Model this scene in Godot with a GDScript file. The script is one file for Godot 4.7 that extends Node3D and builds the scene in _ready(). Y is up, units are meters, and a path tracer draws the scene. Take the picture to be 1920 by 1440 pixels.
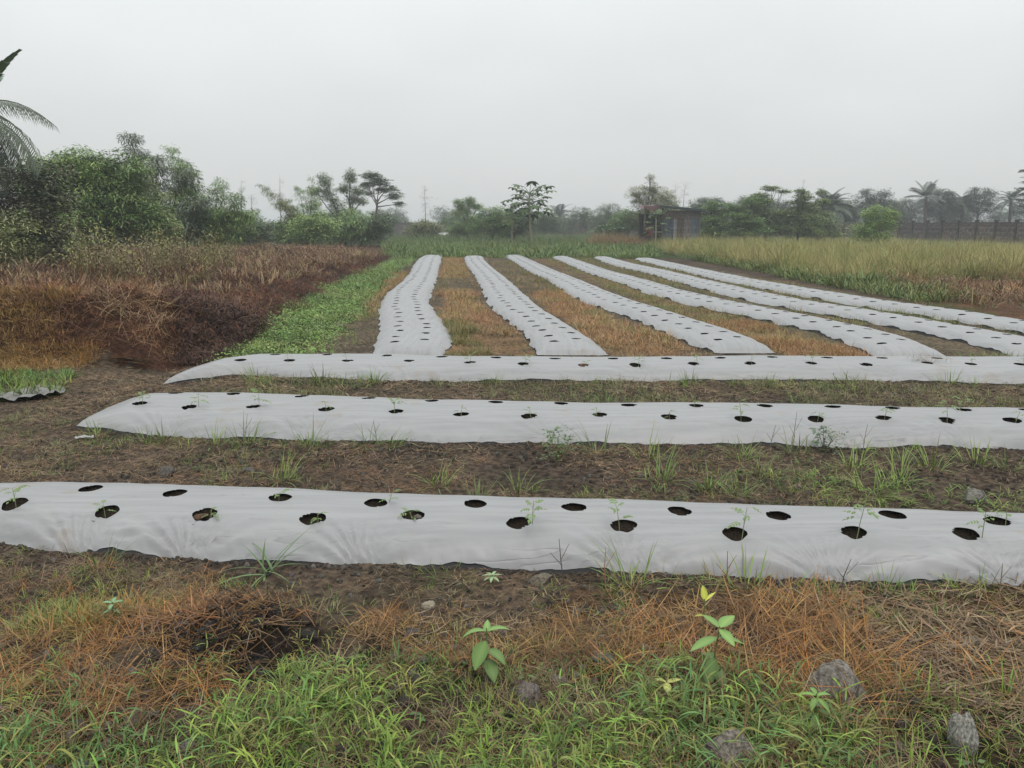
extends Node3D
# A vegetable plot with silver plastic mulch beds under an overcast sky.

var rng := RandomNumberGenerator.new()
var na := FastNoiseLite.new()      # general noise
var nb := FastNoiseLite.new()
var beds := []                     # footprints of the mulch beds: {axis, tab}
var M := {}                        # materials
var LM := {}                       # leaf and tuft meshes
var used := {}

# ---------------------------------------------------------------- mesh helper
class MB:
	var v := PackedVector3Array()
	var n := PackedVector3Array()
	var c := PackedColorArray()
	var u := PackedVector2Array()
	var ix := PackedInt32Array()
	func vert(p: Vector3, nn: Vector3, col := Color.WHITE, uv := Vector2.ZERO) -> int:
		v.append(p); n.append(nn); c.append(col); u.append(uv)
		return v.size() - 1
	func tri(a: int, b: int, d: int) -> void:
		var g := (v[d] - v[a]).cross(v[b] - v[a])
		if g.dot(n[a] + n[b] + n[d]) >= 0.0:
			ix.append(a); ix.append(b); ix.append(d)
		else:
			ix.append(a); ix.append(d); ix.append(b)
	func quad(a: int, b: int, d: int, e: int) -> void:
		tri(a, b, d); tri(a, d, e)
	func flat_tri(a: Vector3, b: Vector3, d: Vector3, out_dir: Vector3, col := Color.WHITE) -> void:
		var nn := (b - a).cross(d - a).normalized()
		if nn.dot(out_dir) < 0: nn = -nn
		tri(vert(a, nn, col, Vector2(a.x, a.z)), vert(b, nn, col, Vector2(b.x, b.z)), vert(d, nn, col, Vector2(d.x, d.z)))
	func tube(pts: Array, rad: Array, sides := 6, col := Color.WHITE) -> void:
		var prev := -1
		var ref := Vector3(0.31, 0.1, 0.94)
		for i in pts.size():
			var t: Vector3 = (pts[min(i + 1, pts.size() - 1)] - pts[max(i - 1, 0)]).normalized()
			var a := t.cross(ref)
			if a.length() < 0.1: a = t.cross(Vector3(1, 0.2, 0))
			a = a.normalized()
			var b := t.cross(a)
			var first := v.size()
			for k in sides + 1:
				var ang := TAU * k / sides
				var d := a * cos(ang) + b * sin(ang)
				vert(pts[i] + d * rad[i], d, col, Vector2(float(k) / sides, i * 0.5))
			if prev >= 0:
				for k in sides:
					quad(prev + k, prev + k + 1, first + k + 1, first + k)
			prev = first
		var tip := vert(pts[-1], (pts[-1] - pts[-2]).normalized(), col)
		for k in sides:
			ix.append(prev + k); ix.append(prev + k + 1); ix.append(tip)
	# a strip of leaf along points: two columns, or three with a fold
	func ribbon(pts: Array, wid: Array, side: Vector3, col: Color, fold := 0.0, col2 := Color(-1, 0, 0)) -> void:
		var p0 := -1
		var m := pts.size()
		for i in m:
			var t: Vector3 = (pts[min(i + 1, m - 1)] - pts[max(i - 1, 0)]).normalized()
			var s := (side - t * side.dot(t)).normalized()
			var nn := s.cross(t).normalized()
			var w: float = wid[i] * 0.5
			var cc := col if col2.r < 0 else col.lerp(col2, float(i) / (m - 1))
			var first := v.size()
			if fold == 0.0:
				vert(pts[i] - s * w, nn, cc, Vector2(0, i)); vert(pts[i] + s * w, nn, cc, Vector2(1, i))
				if p0 >= 0: quad(p0, p0 + 1, first + 1, first)
			else:
				vert(pts[i] - s * w + nn * w * fold, (nn + s * fold).normalized(), cc, Vector2(0, i))
				vert(pts[i], nn, Color(cc.r * 1.45 + 0.02, cc.g * 1.3 + 0.02, cc.b * 1.3 + 0.01), Vector2(0.5, i))
				vert(pts[i] + s * w + nn * w * fold, (nn - s * fold).normalized(), cc, Vector2(1, i))
				if p0 >= 0:
					quad(p0, p0 + 1, first + 1, first); quad(p0 + 1, p0 + 2, first + 2, first + 1)
			p0 = first
	func box(lo: Vector3, hi: Vector3, col := Color.WHITE) -> void:
		for ax in 3:
			for sg in [-1.0, 1.0]:
				var nn := Vector3.ZERO
				nn[ax] = sg
				var q := []
				for k in [[0, 0], [1, 0], [1, 1], [0, 1]]:
					var p := Vector3.ZERO
					p[ax] = hi[ax] if sg > 0 else lo[ax]
					p[(ax + 1) % 3] = hi[(ax + 1) % 3] if k[0] else lo[(ax + 1) % 3]
					p[(ax + 2) % 3] = hi[(ax + 2) % 3] if k[1] else lo[(ax + 2) % 3]
					q.append(vert(p, nn, col, Vector2(p.x + p.z, p.y)))
				quad(q[0], q[1], q[2], q[3])
	func mesh() -> ArrayMesh:
		var a := []
		a.resize(Mesh.ARRAY_MAX)
		a[Mesh.ARRAY_VERTEX] = v; a[Mesh.ARRAY_NORMAL] = n; a[Mesh.ARRAY_COLOR] = c; a[Mesh.ARRAY_TEX_UV] = u; a[Mesh.ARRAY_INDEX] = ix
		var m := ArrayMesh.new()
		m.add_surface_from_arrays(Mesh.PRIMITIVE_TRIANGLES, a)
		return m

# ---------------------------------------------------------------- scene helpers
func numbered(s: String) -> String:
	used[s] = used.get(s, -1) + 1
	return s if used[s] == 0 else "%s_%03d" % [s, used[s]]
func tag(o: Node, label: String, category: String, group := "", kind := ""):
	o.set_meta("label", label); o.set_meta("category", category)
	if group: o.set_meta("group", group)
	if kind: o.set_meta("kind", kind)
	return o
func thing(called: String, label: String, category: String, at := Vector3.ZERO, turn := 0.0, group := "") -> Node3D:
	var o := Node3D.new()
	o.name = numbered(called); add_child(o)
	o.position = at; o.rotation.y = turn
	tag(o, label, category, group)
	return o
func part(called: String, mesh: Mesh, mat: Material, parent: Node) -> MeshInstance3D:
	var o := MeshInstance3D.new()
	o.name = called if parent != self else numbered(called)
	o.mesh = mesh; o.material_override = mat
	parent.add_child(o, true)
	return o
func many(called: String, mesh: Mesh, mat: Material, xf: Array, cols: Array, parent: Node) -> MultiMeshInstance3D:
	var mm := MultiMesh.new()
	mm.transform_format = MultiMesh.TRANSFORM_3D
	mm.use_colors = true
	mm.mesh = mesh
	mm.instance_count = xf.size()
	for i in xf.size():
		mm.set_instance_transform(i, xf[i]); mm.set_instance_color(i, cols[i])
	var o := MultiMeshInstance3D.new()
	o.name = called; o.multimesh = mm; o.material_override = mat
	parent.add_child(o, true)
	return o
func r(a: float, b: float) -> float: return rng.randf_range(a, b)
func pick(a: Array): return a[rng.randi() % a.size()]
func tint(c: Color, k := 0.25) -> Color:
	var f := 1.0 + r(-k, k)
	return Color(c.r * f * (1 + r(-0.12, 0.12) * k * 4), c.g * f, c.b * f * (1 + r(-0.12, 0.12) * k * 4))
func lin(c: Color) -> Color: return c.linear_to_srgb()
func ss(a: float, b: float, x: float) -> float:
	var t := clampf((x - a) / (b - a), 0, 1)
	return t * t * (3 - 2 * t)
func table(t: Array, x: float, k := 1) -> float:
	if x <= t[0][0]: return t[0][k]
	for i in range(1, t.size()):
		if x <= t[i][0]:
			return lerpf(t[i - 1][k], t[i][k], (x - t[i - 1][0]) / (t[i][0] - t[i - 1][0]))
	return t[-1][k]

# ---------------------------------------------------------------- the lie of the land
var bank_edge := [[8.6, -3.95], [9.8, -3.6], [14.1, -4.05], [22.0, -4.75], [28.6, -5.0], [36.0, -5.7], [46.0, -7.0], [58.0, -9.0]]   # depth, x of the foot of the bank
func in_bank(x: float, z: float) -> float:
	var d := -z
	if d < 8.0: return -1.0
	return min(table(bank_edge, d) - x, (d - 8.72) * 0.9, (60.0 - d) * 0.5)
func bump(x: float, z: float, cx: float, cz: float, rx: float, rz: float) -> float:
	return exp(-pow((x - cx) / rx, 2) - pow((z - cz) / rz, 2))
func ht(x: float, z: float) -> float:
	var y := 0.018 * na.get_noise_2d(x * 60, z * 60)
	var d := -z
	if d < 14.0:
		y += 0.012 * nb.get_noise_2d(x * 260, z * 260)
	if d < 6.0:
		y += 0.007 * na.get_noise_2d(x * 1100, z * 1100)
		y += 0.11 * bump(x, z, -1.1, -2.82, 0.34, 0.22) - 0.15 * bump(x, z, -0.93, -2.68, 0.13, 0.11)
		y += 0.03 * bump(x, z, 2.6, -2.5, 0.6, 0.3)
	var b := in_bank(x, z)
	if b > -0.4:
		var far := 1.0 - 0.75 * ss(22, 50, d)
		y += (0.55 * ss(-0.12, 0.8, b) + 0.45 * ss(0.5, 5.0, b)) * (0.52 + 0.2 * na.get_noise_2d(x * 22, z * 22)) * far
		y += 0.30 * bump(x, z, -5.2, -10.1, 0.9, 0.9) + 0.22 * bump(x, z, -4.55, -10.6, 0.35, 0.8) + 0.15 * bump(x, z, -7.2, -11.3, 1.2, 1.0)
	y -= 0.34 * bump(x, z, -3.95, -10.3, 0.28, 1.1)
	y += 0.42 * bump(x, z, -6.3, -9.3, 1.15, 0.75) + 0.12 * bump(x, z, -5.6, -7.5, 0.8, 0.6)
	return y
func bed_at(x: float, z: float, grow := 0.0) -> bool:
	for b in beds:
		var a := x if b.axis == 0 else -z
		var q := z if b.axis == 0 else x
		if a < b.a0 - grow or a > b.a1 + grow or q < b.qmin - grow or q > b.qmax + grow: continue
		if q > table(b.tab, a, 1) - grow and q < table(b.tab, a, 2) + grow: return true
	return false

# ---------------------------------------------------------------- materials
func noise_tex(seed_: int, freq: float, size := 512, lo := 0.0, hi := 1.0, octaves := 5, wx := 1.0, normal := 0.0) -> ImageTexture:
	var f := FastNoiseLite.new()
	f.seed = seed_; f.frequency = freq; f.fractal_octaves = octaves
	var im: Image = f.get_seamless_image(size, size)
	im.convert(Image.FORMAT_RGB8)
	if wx != 1.0: im.resize(int(size * wx), size)
	if normal > 0.0:
		im.bump_map_to_normal_map(normal)
	else:
		for y in im.get_height():
			for x in im.get_width():
				var g := lerpf(lo, hi, im.get_pixel(x, y).r)
				im.set_pixel(x, y, Color(g, g, g))
	return ImageTexture.create_from_image(im)
func crease_tex(seed_: int) -> ImageTexture:
	var f := FastNoiseLite.new()
	f.seed = seed_; f.frequency = 0.012; f.fractal_octaves = 3
	var im: Image = f.get_seamless_image(512, 512)
	f.seed = seed_ + 5; f.frequency = 0.006
	var mask: Image = f.get_seamless_image(512, 512)
	im.convert(Image.FORMAT_RGB8); mask.convert(Image.FORMAT_RGB8)
	for y in 512:
		for x in 512:
			var v := im.get_pixel(x, y).r
			var h := 0.5 + 0.25 * (v - 0.5) - 0.5 * pow(1.0 - absf(v - 0.5) * 2.0, 16.0) * ss(0.42, 0.7, mask.get_pixel(x, y).r)
			im.set_pixel(x, y, Color(h, h, h))
	im.bump_map_to_normal_map(5.0)
	return ImageTexture.create_from_image(im)
func leafy(rough: float, back: float) -> StandardMaterial3D:
	var m := StandardMaterial3D.new()
	m.vertex_color_use_as_albedo = true; m.roughness = rough; m.cull_mode = BaseMaterial3D.CULL_DISABLED
	m.metallic_specular = 0.4
	if back > 0:
		m.backlight_enabled = true; m.backlight = Color(back, back, back * 0.6)
	return m
func plain(c: Color, rough := 0.9, spec := 0.4) -> StandardMaterial3D:
	var m := StandardMaterial3D.new()
	m.albedo_color = lin(c); m.roughness = rough; m.metallic_specular = spec
	return m
func make_materials():
	M.leaf = leafy(0.55, 0.35)
	M.dry = leafy(0.85, 0.15)
	M.wood = leafy(0.9, 0.0)
	var g := StandardMaterial3D.new()
	g.vertex_color_use_as_albedo = true; g.roughness = 0.95; g.metallic_specular = 0.25
	g.albedo_texture = noise_tex(11, 0.02, 512, 0.45, 1.15, 6)
	g.normal_enabled = true; g.normal_texture = noise_tex(12, 0.03, 512, 0, 1, 6, 1.0, 16.0); g.normal_scale = 1.0
	g.uv1_triplanar = true; g.uv1_world_triplanar = true; g.uv1_scale = Vector3(1.3, 1.3, 1.3)
	M.ground = g
	var f := StandardMaterial3D.new()
	f.vertex_color_use_as_albedo = true; f.roughness = 0.42; f.metallic_specular = 0.5
	f.albedo_texture = noise_tex(21, 0.012, 512, 0.90, 1.0, 5)
	f.normal_enabled = true; f.normal_texture = crease_tex(22); f.normal_scale = 0.6
	f.uv1_scale = Vector3(0.16, 2.3, 1)
	M.film = f
	M.black_film = plain(Color(0.04, 0.04, 0.042), 0.8, 0.2)
	M.soil = plain(Color(0.055, 0.042, 0.031), 1.0, 0.2)
	M.soil.albedo_texture = noise_tex(31, 0.05, 256, 0.5, 1.0)
	M.soil.uv1_triplanar = true; M.soil.uv1_scale = Vector3(6, 6, 6)
	var s := StandardMaterial3D.new()
	s.vertex_color_use_as_albedo = true; s.roughness = 0.92
	s.albedo_texture = noise_tex(41, 0.02, 256, 0.35, 1.1, 6); s.uv1_triplanar = true; s.uv1_scale = Vector3(0.9, 0.9, 0.9)
	s.normal_enabled = true; s.normal_texture = noise_tex(42, 0.04, 256, 0, 1, 6, 1.0, 18.0)
	M.stone = s
	var w := StandardMaterial3D.new()
	w.vertex_color_use_as_albedo = true; w.roughness = 0.95
	w.albedo_texture = noise_tex(51, 0.015, 512, 0.45, 1.0, 6); w.uv1_triplanar = true; w.uv1_world_triplanar = true; w.uv1_scale = Vector3(0.35, 0.35, 0.35)
	M.wall = w
	var t := StandardMaterial3D.new()
	t.vertex_color_use_as_albedo = true; t.roughness = 0.6; t.metallic = 0.3
	t.albedo_texture = noise_tex(61, 0.02, 256, 0.5, 1.0, 5); t.uv1_triplanar = true; t.uv1_scale = Vector3(0.8, 0.8, 0.8)
	M.tin = t

# ---------------------------------------------------------------- leaf and grass meshes
func blade(m: MB, base: Vector3, az: float, lean: float, bend: float, length: float, width: float, col: Color, segs := 5, col2 := Color(-1, 0, 0)):
	var p := base
	var pts := [p]
	var wid := [width * 0.55]
	var a := lean
	var dir := Vector3(cos(az), 0, sin(az))
	for i in segs:
		a += bend / segs
		p += (dir * sin(a) + Vector3.UP * cos(a)) * (length / segs)
		pts.append(p)
		var t := float(i + 1) / segs
		wid.append(width * (1.0 if t < 0.45 else max(0.06, 1.0 - pow((t - 0.45) / 0.55, 1.5))))
	m.ribbon(pts, wid, Vector3(-sin(az), r(-0.3, 0.3), cos(az)), col, 0.0, col2)
func tuft(n: int, radius: float, l0: float, l1: float, w0: float, w1: float, lean: float, bend: float, segs := 4) -> ArrayMesh:
	var m := MB.new()
	for i in n:
		var az := r(0, TAU)
		var q := sqrt(rng.randf()) * radius
		var f := r(0.75, 1.2)
		blade(m, Vector3(cos(az + r(-1, 1)) * q, -0.01, sin(az) * q), az + r(-0.5, 0.5), r(0.02, lean), r(0.1, bend), r(l0, l1), r(w0, w1), Color(f * r(0.92, 1.1), f, f * r(0.85, 1.1)), segs)
	return m.mesh()
# jointed grass: leaning stems with blades standing off to either side
func leafy_grass(n: int, h0: float, h1: float) -> ArrayMesh:
	var m := MB.new()
	for i in n:
		var az := r(0, TAU)
		var lean := r(0.05, 0.8)
		var ln := r(h0, h1)
		var f := r(0.8, 1.2)
		var col := Color(f * r(0.95, 1.1), f, f * r(0.85, 1.1))
		var b0 := Vector3(r(-0.03, 0.03), -0.01, r(-0.03, 0.03))
		blade(m, b0, az, lean, 0.5, ln, 0.0028, col * 0.85, 3)
		var dir := Vector3(cos(az), 0, sin(az))
		for k in 5:
			var t := 0.15 + 0.85 * k / 4.0
			var a := lean + 0.25 * t
			var p := b0 + (dir * sin(a) + Vector3.UP * cos(a)) * ln * t
			var side := az + (1.35 if k % 2 else -1.35) * (1.0 - 0.6 * t) + r(-0.5, 0.5)
			blade(m, p, side, r(0.3, 1.1), r(0.5, 1.8), r(0.035, 0.10), r(0.003, 0.0062), col * r(0.85, 1.15), 4)
	return m.mesh()
# flat-lying and leaning dead stalks
func straw(n: int, radius: float, l0: float, l1: float, w: float, up: float) -> ArrayMesh:
	var m := MB.new()
	for i in n:
		var az := r(0, TAU)
		var q := sqrt(rng.randf()) * radius
		var pa := r(0, TAU)
		var f := r(0.6, 1.3)
		blade(m, Vector3(cos(pa) * q, r(-0.005, 0.03), sin(pa) * q), az, r(1.45 - up, 1.65), r(-0.5, 0.9), r(l0, l1), w * r(0.6, 1.4), Color(f * r(0.9, 1.1), f, f * r(0.8, 1.1)), 4)
	return m.mesh()
# a spray of leaves that fills a ball, each leaf folded and drooping
func spray(n: int, radius: float, l0: float, l1: float, aspect: float, droop: float, flat := 1.0, segs := 2) -> ArrayMesh:
	var m := MB.new()
	for i in n:
		var d := Vector3(rng.randfn(), rng.randfn() * flat, rng.randfn()).normalized()
		var p := d * radius * pow(rng.randf(), 0.6)
		p.y *= flat
		var az := atan2(d.z, d.x) + r(-0.9, 0.9)
		var ln := r(l0, l1)
		var a := r(0.7, 1.5)
		var dir := Vector3(cos(az), 0, sin(az))
		var pts := [p]
		var wid := [ln * aspect * 0.25]
		for k in segs:
			a += droop / segs * r(0.6, 1.4)
			p += (dir * sin(a) + Vector3.UP * cos(a)) * (ln / segs)
			pts.append(p)
			wid.append(ln * aspect * (1.0 if k < segs - 1 else 0.08))
		var f := r(0.7, 1.25)
		m.ribbon(pts, wid, Vector3(-sin(az), r(-0.6, 0.6), cos(az)), Color(f * r(0.9, 1.1), f, f * r(0.85, 1.1)))
	return m.mesh()
# twiggy dead fern: a few stalks with short side bits
func dead_fern(n: int, hgt: float) -> ArrayMesh:
	var m := MB.new()
	for i in n:
		var az := r(0, TAU)
		var lean := r(0.1, 1.1)
		var f := r(0.55, 1.3)
		var col := Color(f * r(0.9, 1.15), f, f * r(0.85, 1.15))
		var base := Vector3(r(-0.12, 0.12), -0.02, r(-0.12, 0.12))
		var ln := hgt * r(0.5, 1.1)
		blade(m, base, az, lean, r(0.2, 1.3), ln, 0.010, col, 4)
		for k in 5:
			var t := r(0.3, 1.0)
			var p := base + (Vector3(cos(az), 0, sin(az)) * sin(lean + 0.4 * t) + Vector3.UP * cos(lean + 0.4 * t)) * ln * t
			blade(m, p, r(0, TAU), r(0.6, 2.2), r(0.2, 0.9), hgt * r(0.14, 0.32), r(0.010, 0.022), col * r(0.8, 1.2), 2)
	return m.mesh()
func ovate(ln: float, w: float, fold: float, curl: float, col: Color, lift := 0.5, segs := 7) -> ArrayMesh:   # one leaf lying along +x from the origin
	var m := MB.new()
	var p := Vector3.ZERO
	var pts := [p]
	var wid := [w * 0.08]
	var a := lift
	for i in segs:
		a -= curl / segs
		p += Vector3(cos(a), sin(a), 0) * ln / segs
		pts.append(p)
		var t := float(i + 1) / segs
		wid.append(max(0.02 * w, w * pow(sin(PI * pow(t, 0.8)), 0.85)) if t < 1.0 else 0.02 * w)
	m.ribbon(pts, wid, Vector3(0, 0, 1), col, fold)
	return m.mesh()
func pinnate(ln: float, pairs: int, lw: float, droop: float) -> ArrayMesh:   # a compound leaf along +x
	var m := MB.new()
	var g := Color(1, 1, 1)
	var pts := []
	for i in 5:
		var t := i / 4.0
		pts.append(Vector3(ln * t, ln * (0.45 * t - droop * t * t), 0))
	m.ribbon(pts, [0.003, 0.003, 0.0025, 0.002, 0.001], Vector3(0, 0, 1), g)
	for k in pairs:
		var t := 0.35 + 0.65 * (k + 0.5) / pairs
		var p := Vector3(ln * t, ln * (0.45 * t - droop * t * t), 0)
		for s in [-1.0, 1.0]:
			var l := ln * 0.42 * (1.0 - 0.35 * t)
			var d := Vector3(0.55, -0.1, s).normalized()
			m.ribbon([p, p + d * l * 0.5 + Vector3(0, 0.004, 0), p + d * l + Vector3(0, -0.12 * l, 0)], [0.003, lw, 0.002], Vector3(1, 0, -s * 0.4), g * r(0.85, 1.15))
	var e: Vector3 = pts[-1]
	m.ribbon([e, e + Vector3(ln * 0.2, -0.05 * ln, 0), e + Vector3(ln * 0.4, -0.2 * ln, 0)], [0.003, lw * 1.2, 0.002], Vector3(0, 0, 1), g)
	return m.mesh()
func palm_frond(ln: float, arch: float, n: int, lw: float, hang: float) -> ArrayMesh:   # along +x, arching down
	var m := MB.new()
	var pts := []
	var rad := []
	for i in 9:
		var t := i / 8.0
		pts.append(Vector3(ln * (t - 0.12 * t * t * arch), ln * arch * (0.55 * t - 0.85 * t * t), 0))
		rad.append(0.045 * (1.05 - t) * ln / 3.5)
	m.tube(pts, rad, 4, Color(1.1, 1.1, 0.8))
	for k in n:
		var t := 0.12 + 0.88 * (k + 0.5) / n
		var q := t * 8.0
		var i0 := int(min(q, 7))
		var p: Vector3 = pts[i0].lerp(pts[i0 + 1], q - i0)
		var fw: Vector3 = (pts[i0 + 1] - pts[i0]).normalized()
		for s in [-1.0, 1.0]:
			var l := ln * 0.24 * (0.45 + 0.9 * sin(PI * clampf(t * 0.85 + 0.08, 0, 1))) * r(0.85, 1.1)
			var d := (fw * 0.55 + Vector3(0, 0.12 - hang * 0.4, s)).normalized()
			var d2 := (d + Vector3(0, -hang, 0)).normalized()
			var f := r(0.8, 1.15)
			m.ribbon([p, p + d * l * 0.5, p + d * l * 0.5 + d2 * l * 0.5], [lw * 0.6, lw, lw * 0.1], fw, Color(f, f, f))
	return m.mesh()
func banana_leaf(ln: float, w: float, arch: float, torn: bool) -> ArrayMesh:   # along +x
	var m := MB.new()
	var pts := []
	var rad := []
	var n := 14
	for i in n + 1:
		var t := float(i) / n
		pts.append(Vector3(ln * (t - 0.1 * arch * t * t), ln * (0.5 * t - arch * t * t), 0))
		rad.append(0.028 * (1.1 - t))
	m.tube(pts, rad, 4, Color(1.2, 1.25, 0.8))
	for i in n:
		var t := (i + 0.5) / n
		if t < 0.12: continue
		var p: Vector3 = pts[i]
		var e: Vector3 = pts[i + 1]
		for s in [-1.0, 1.0]:
			var l := w * 0.5 * pow(sin(PI * pow(clampf((t - 0.1) / 0.92, 0.001, 1), 0.75)), 0.6)
			var hang := r(0.5, 1.3) if torn else r(0.1, 0.25)
			var d := Vector3(0.25, -hang, s).normalized()
			var gap := 0.82 if torn else 1.0
			var f := r(0.85, 1.1)
			var c := Color(f, f, f)
			var e2 := p.lerp(e, gap)
			var nn := Vector3(0, 1, -s * hang).normalized()
			m.quad(m.vert(p, nn, c), m.vert(e2, nn, c), m.vert(e2 + d * l, nn, c), m.vert(p + d * l, nn, c))
	return m.mesh()
func papaya_leaf(size: float, stalk: float) -> ArrayMesh:   # stalk out along +x, seven-lobed blade at its end
	var m := MB.new()
	var pts := [Vector3.ZERO, Vector3(stalk * 0.5, stalk * 0.22, 0), Vector3(stalk, stalk * 0.15, 0)]
	m.tube(pts, [0.02, 0.016, 0.012], 4, Color(1.2, 1.3, 0.9))
	var p: Vector3 = pts[2]
	for k in 7:
		var a := lerpf(-2.3, 2.3, k / 6.0)
		var d := Vector3(cos(a), 0, sin(a))
		var l := size * (1.0 - 0.12 * absf(a))
		var f := r(0.8, 1.15)
		m.ribbon([p, p + d * l * 0.35 + Vector3(0, -0.02, 0), p + d * l * 0.7 + Vector3(0, -0.12 * size, 0), p + d * l + Vector3(0, -0.32 * size, 0)], [0.03, size * 0.34, size * 0.42, 0.02], Vector3(-sin(a), 0, cos(a)), Color(f, f, f))
	return m.mesh()
func make_leaf_meshes():
	LM.grass = []
	for i in 6: LM.grass.append(leafy_grass(3, 0.05, 0.14))
	LM.fine = []
	for i in 4: LM.fine.append(tuft(12, 0.06, 0.05, 0.12, 0.002, 0.0045, 1.1, 1.4, 3))
	LM.straw = []
	for i in 5: LM.straw.append(straw(22, 0.10, 0.07, 0.22, 0.0026, 0.55))
	LM.litter = []
	for i in 4: LM.litter.append(straw(14, 0.12, 0.03, 0.14, 0.0036, 0.12))
	LM.tall = []
	for i in 4: LM.tall.append(tuft(30, 0.24, 0.4, 1.05, 0.003, 0.008, 0.6, 1.6, 4))
	LM.short = []
	for i in 4: LM.short.append(tuft(14, 0.16, 0.16, 0.34, 0.008, 0.018, 0.7, 1.3, 3))
	LM.fern = []
	for i in 5: LM.fern.append(dead_fern(9, 0.5))
	LM.creeper = []
	for i in 3: LM.creeper.append(spray(46, 0.15, 0.018, 0.042, 0.6, 0.8, 0.65))
	LM.flower = []
	for i in 3:
		var m := MB.new()
		for k in 4:
			var az := r(0, TAU)
			var ln := r(0.5, 0.95)
			var le := r(0.05, 0.3)
			blade(m, Vector3(r(-0.1, 0.1), 0, r(-0.1, 0.1)), az, le, 0.2, ln, 0.009, Color(0.7, 0.6, 0.55), 3)
			for q in 12:
				var t := r(0.35, 1.02)
				blade(m, Vector3(cos(az) * sin(le + 0.1) * ln * t + r(-0.08, 0.08), ln * t * cos(le), sin(az) * sin(le + 0.1) * ln * t + r(-0.08, 0.08)), r(0, TAU), r(0.4, 1.4), 0.5, r(0.04, 0.09), r(0.015, 0.03), Color(1, 1, 1) * r(0.8, 1.4), 2)
		LM.flower.append(m.mesh())
	LM.herb = []
	for i in 3: LM.herb.append(spray(10, 0.05, 0.025, 0.06, 0.5, 0.6, 0.6))
	LM.round = []
	for i in 3: LM.round.append(spray(46, 0.42, 0.09, 0.18, 0.5, 0.9, 0.8))
	LM.bamboo = []
	for i in 3: LM.bamboo.append(spray(38, 0.36, 0.16, 0.34, 0.15, 1.2, 0.8))
	LM.wisp = []
	for i in 2: LM.wisp.append(spray(22, 0.26, 0.18, 0.34, 0.07, 0.8, 0.8))
	LM.layer = []
	for i in 3: LM.layer.append(spray(34, 0.55, 0.14, 0.28, 0.5, 0.5, 0.25))

# ---------------------------------------------------------------- scattering
func scatter(parent: Node3D, called: String, meshes: Array, mat: Material, poly: Array, count: int, s0: float, s1: float, cols: Array, nf := 0.0, thr := 0.0, grow := 0.0, tilt := 0.15, jit := 0.25, sink := 0.0):
	var pp := PackedVector2Array()
	var lo := Vector2(1e9, 1e9)
	var hi := -lo
	for q in poly:
		pp.append(Vector2(q[0], q[1])); lo = lo.min(pp[-1]); hi = hi.max(pp[-1])
	var xf := []
	var cc := []
	for k in meshes.size():
		xf.append([]); cc.append([])
	for i in count:
		var p := Vector2(r(lo.x, hi.x), r(lo.y, hi.y))
		var q := p + Vector2(na.get_noise_2d(p.x * 70, p.y * 70), nb.get_noise_2d(p.x * 70, p.y * 70)) * 0.25
		if not Geometry2D.is_point_in_polygon(q, pp): continue
		if nf > 0.0 and nb.get_noise_2d(p.x * nf + 31, p.y * nf) + r(-0.12, 0.12) < thr: continue
		if bed_at(p.x, p.y, grow): continue
		var k := rng.randi() % meshes.size()
		var s := r(s0, s1) * (1.0 + 0.55 * na.get_noise_2d(p.x * 28 + 300, p.y * 28))
		var b := Basis(Vector3(r(-1, 1), 0, r(-1, 1)).normalized(), r(0, tilt)) * Basis(Vector3.UP, r(0, TAU))
		xf[k].append(Transform3D(b.scaled(Vector3(s, s * r(0.8, 1.2), s)), Vector3(p.x, ht(p.x, p.y) - sink, p.y)))
		var ci := int(clampf((0.5 + 0.9 * nb.get_noise_2d(p.x * 45 - 90, p.y * 45) + r(-0.38, 0.38)) * cols.size(), 0, cols.size() - 1))
		cc[k].append(tint(cols[ci], jit))
	for k in meshes.size():
		if xf[k].size() > 0: many(called, meshes[k], mat, xf[k], cc[k], parent)
func stuff(called: String, label: String, category: String) -> Node3D:
	var o := thing(called, label, category)
	o.set_meta("kind", "stuff")
	return o

# ---------------------------------------------------------------- ground
var zones := []   # [polygon, bounds, colour, edge]
func zone(poly: Array, c: Color):
	var pp := PackedVector2Array()
	var lo := Vector2(1e9, 1e9)
	var hi := -lo
	for q in poly:
		pp.append(Vector2(q[0], q[1])); lo = lo.min(pp[-1]); hi = hi.max(pp[-1])
	zones.append([pp, Rect2(lo, hi - lo), c])
func soil_at(x: float, z: float) -> Color:
	var c := Color(0.105, 0.078, 0.056)
	var j := Vector2(na.get_noise_2d(x * 90, z * 90), nb.get_noise_2d(x * 90, z * 90)) * (0.30 + 0.012 * absf(z))
	var j2 := Vector2(na.get_noise_2d(x * 420 + 9, z * 420), nb.get_noise_2d(x * 420, z * 420)) * 0.22
	var q := Vector2(x, z) + j + j2
	for zn in zones:
		if zn[1].has_point(q) and Geometry2D.is_point_in_polygon(q, zn[0]): c = zn[2]
	if in_bank(q.x, q.y) > 0.05: c = Color(0.07, 0.033, 0.02)
	var n1 := na.get_noise_2d(x * 35 + 50, z * 35)
	var n2 := nb.get_noise_2d(x * 190, z * 190)
	var k := 1.0 + 0.30 * n1 + 0.45 * n2
	return Color(c.r * k * (1 + 0.08 * n2), c.g * k, c.b * k * (1 - 0.1 * n1))
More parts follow.
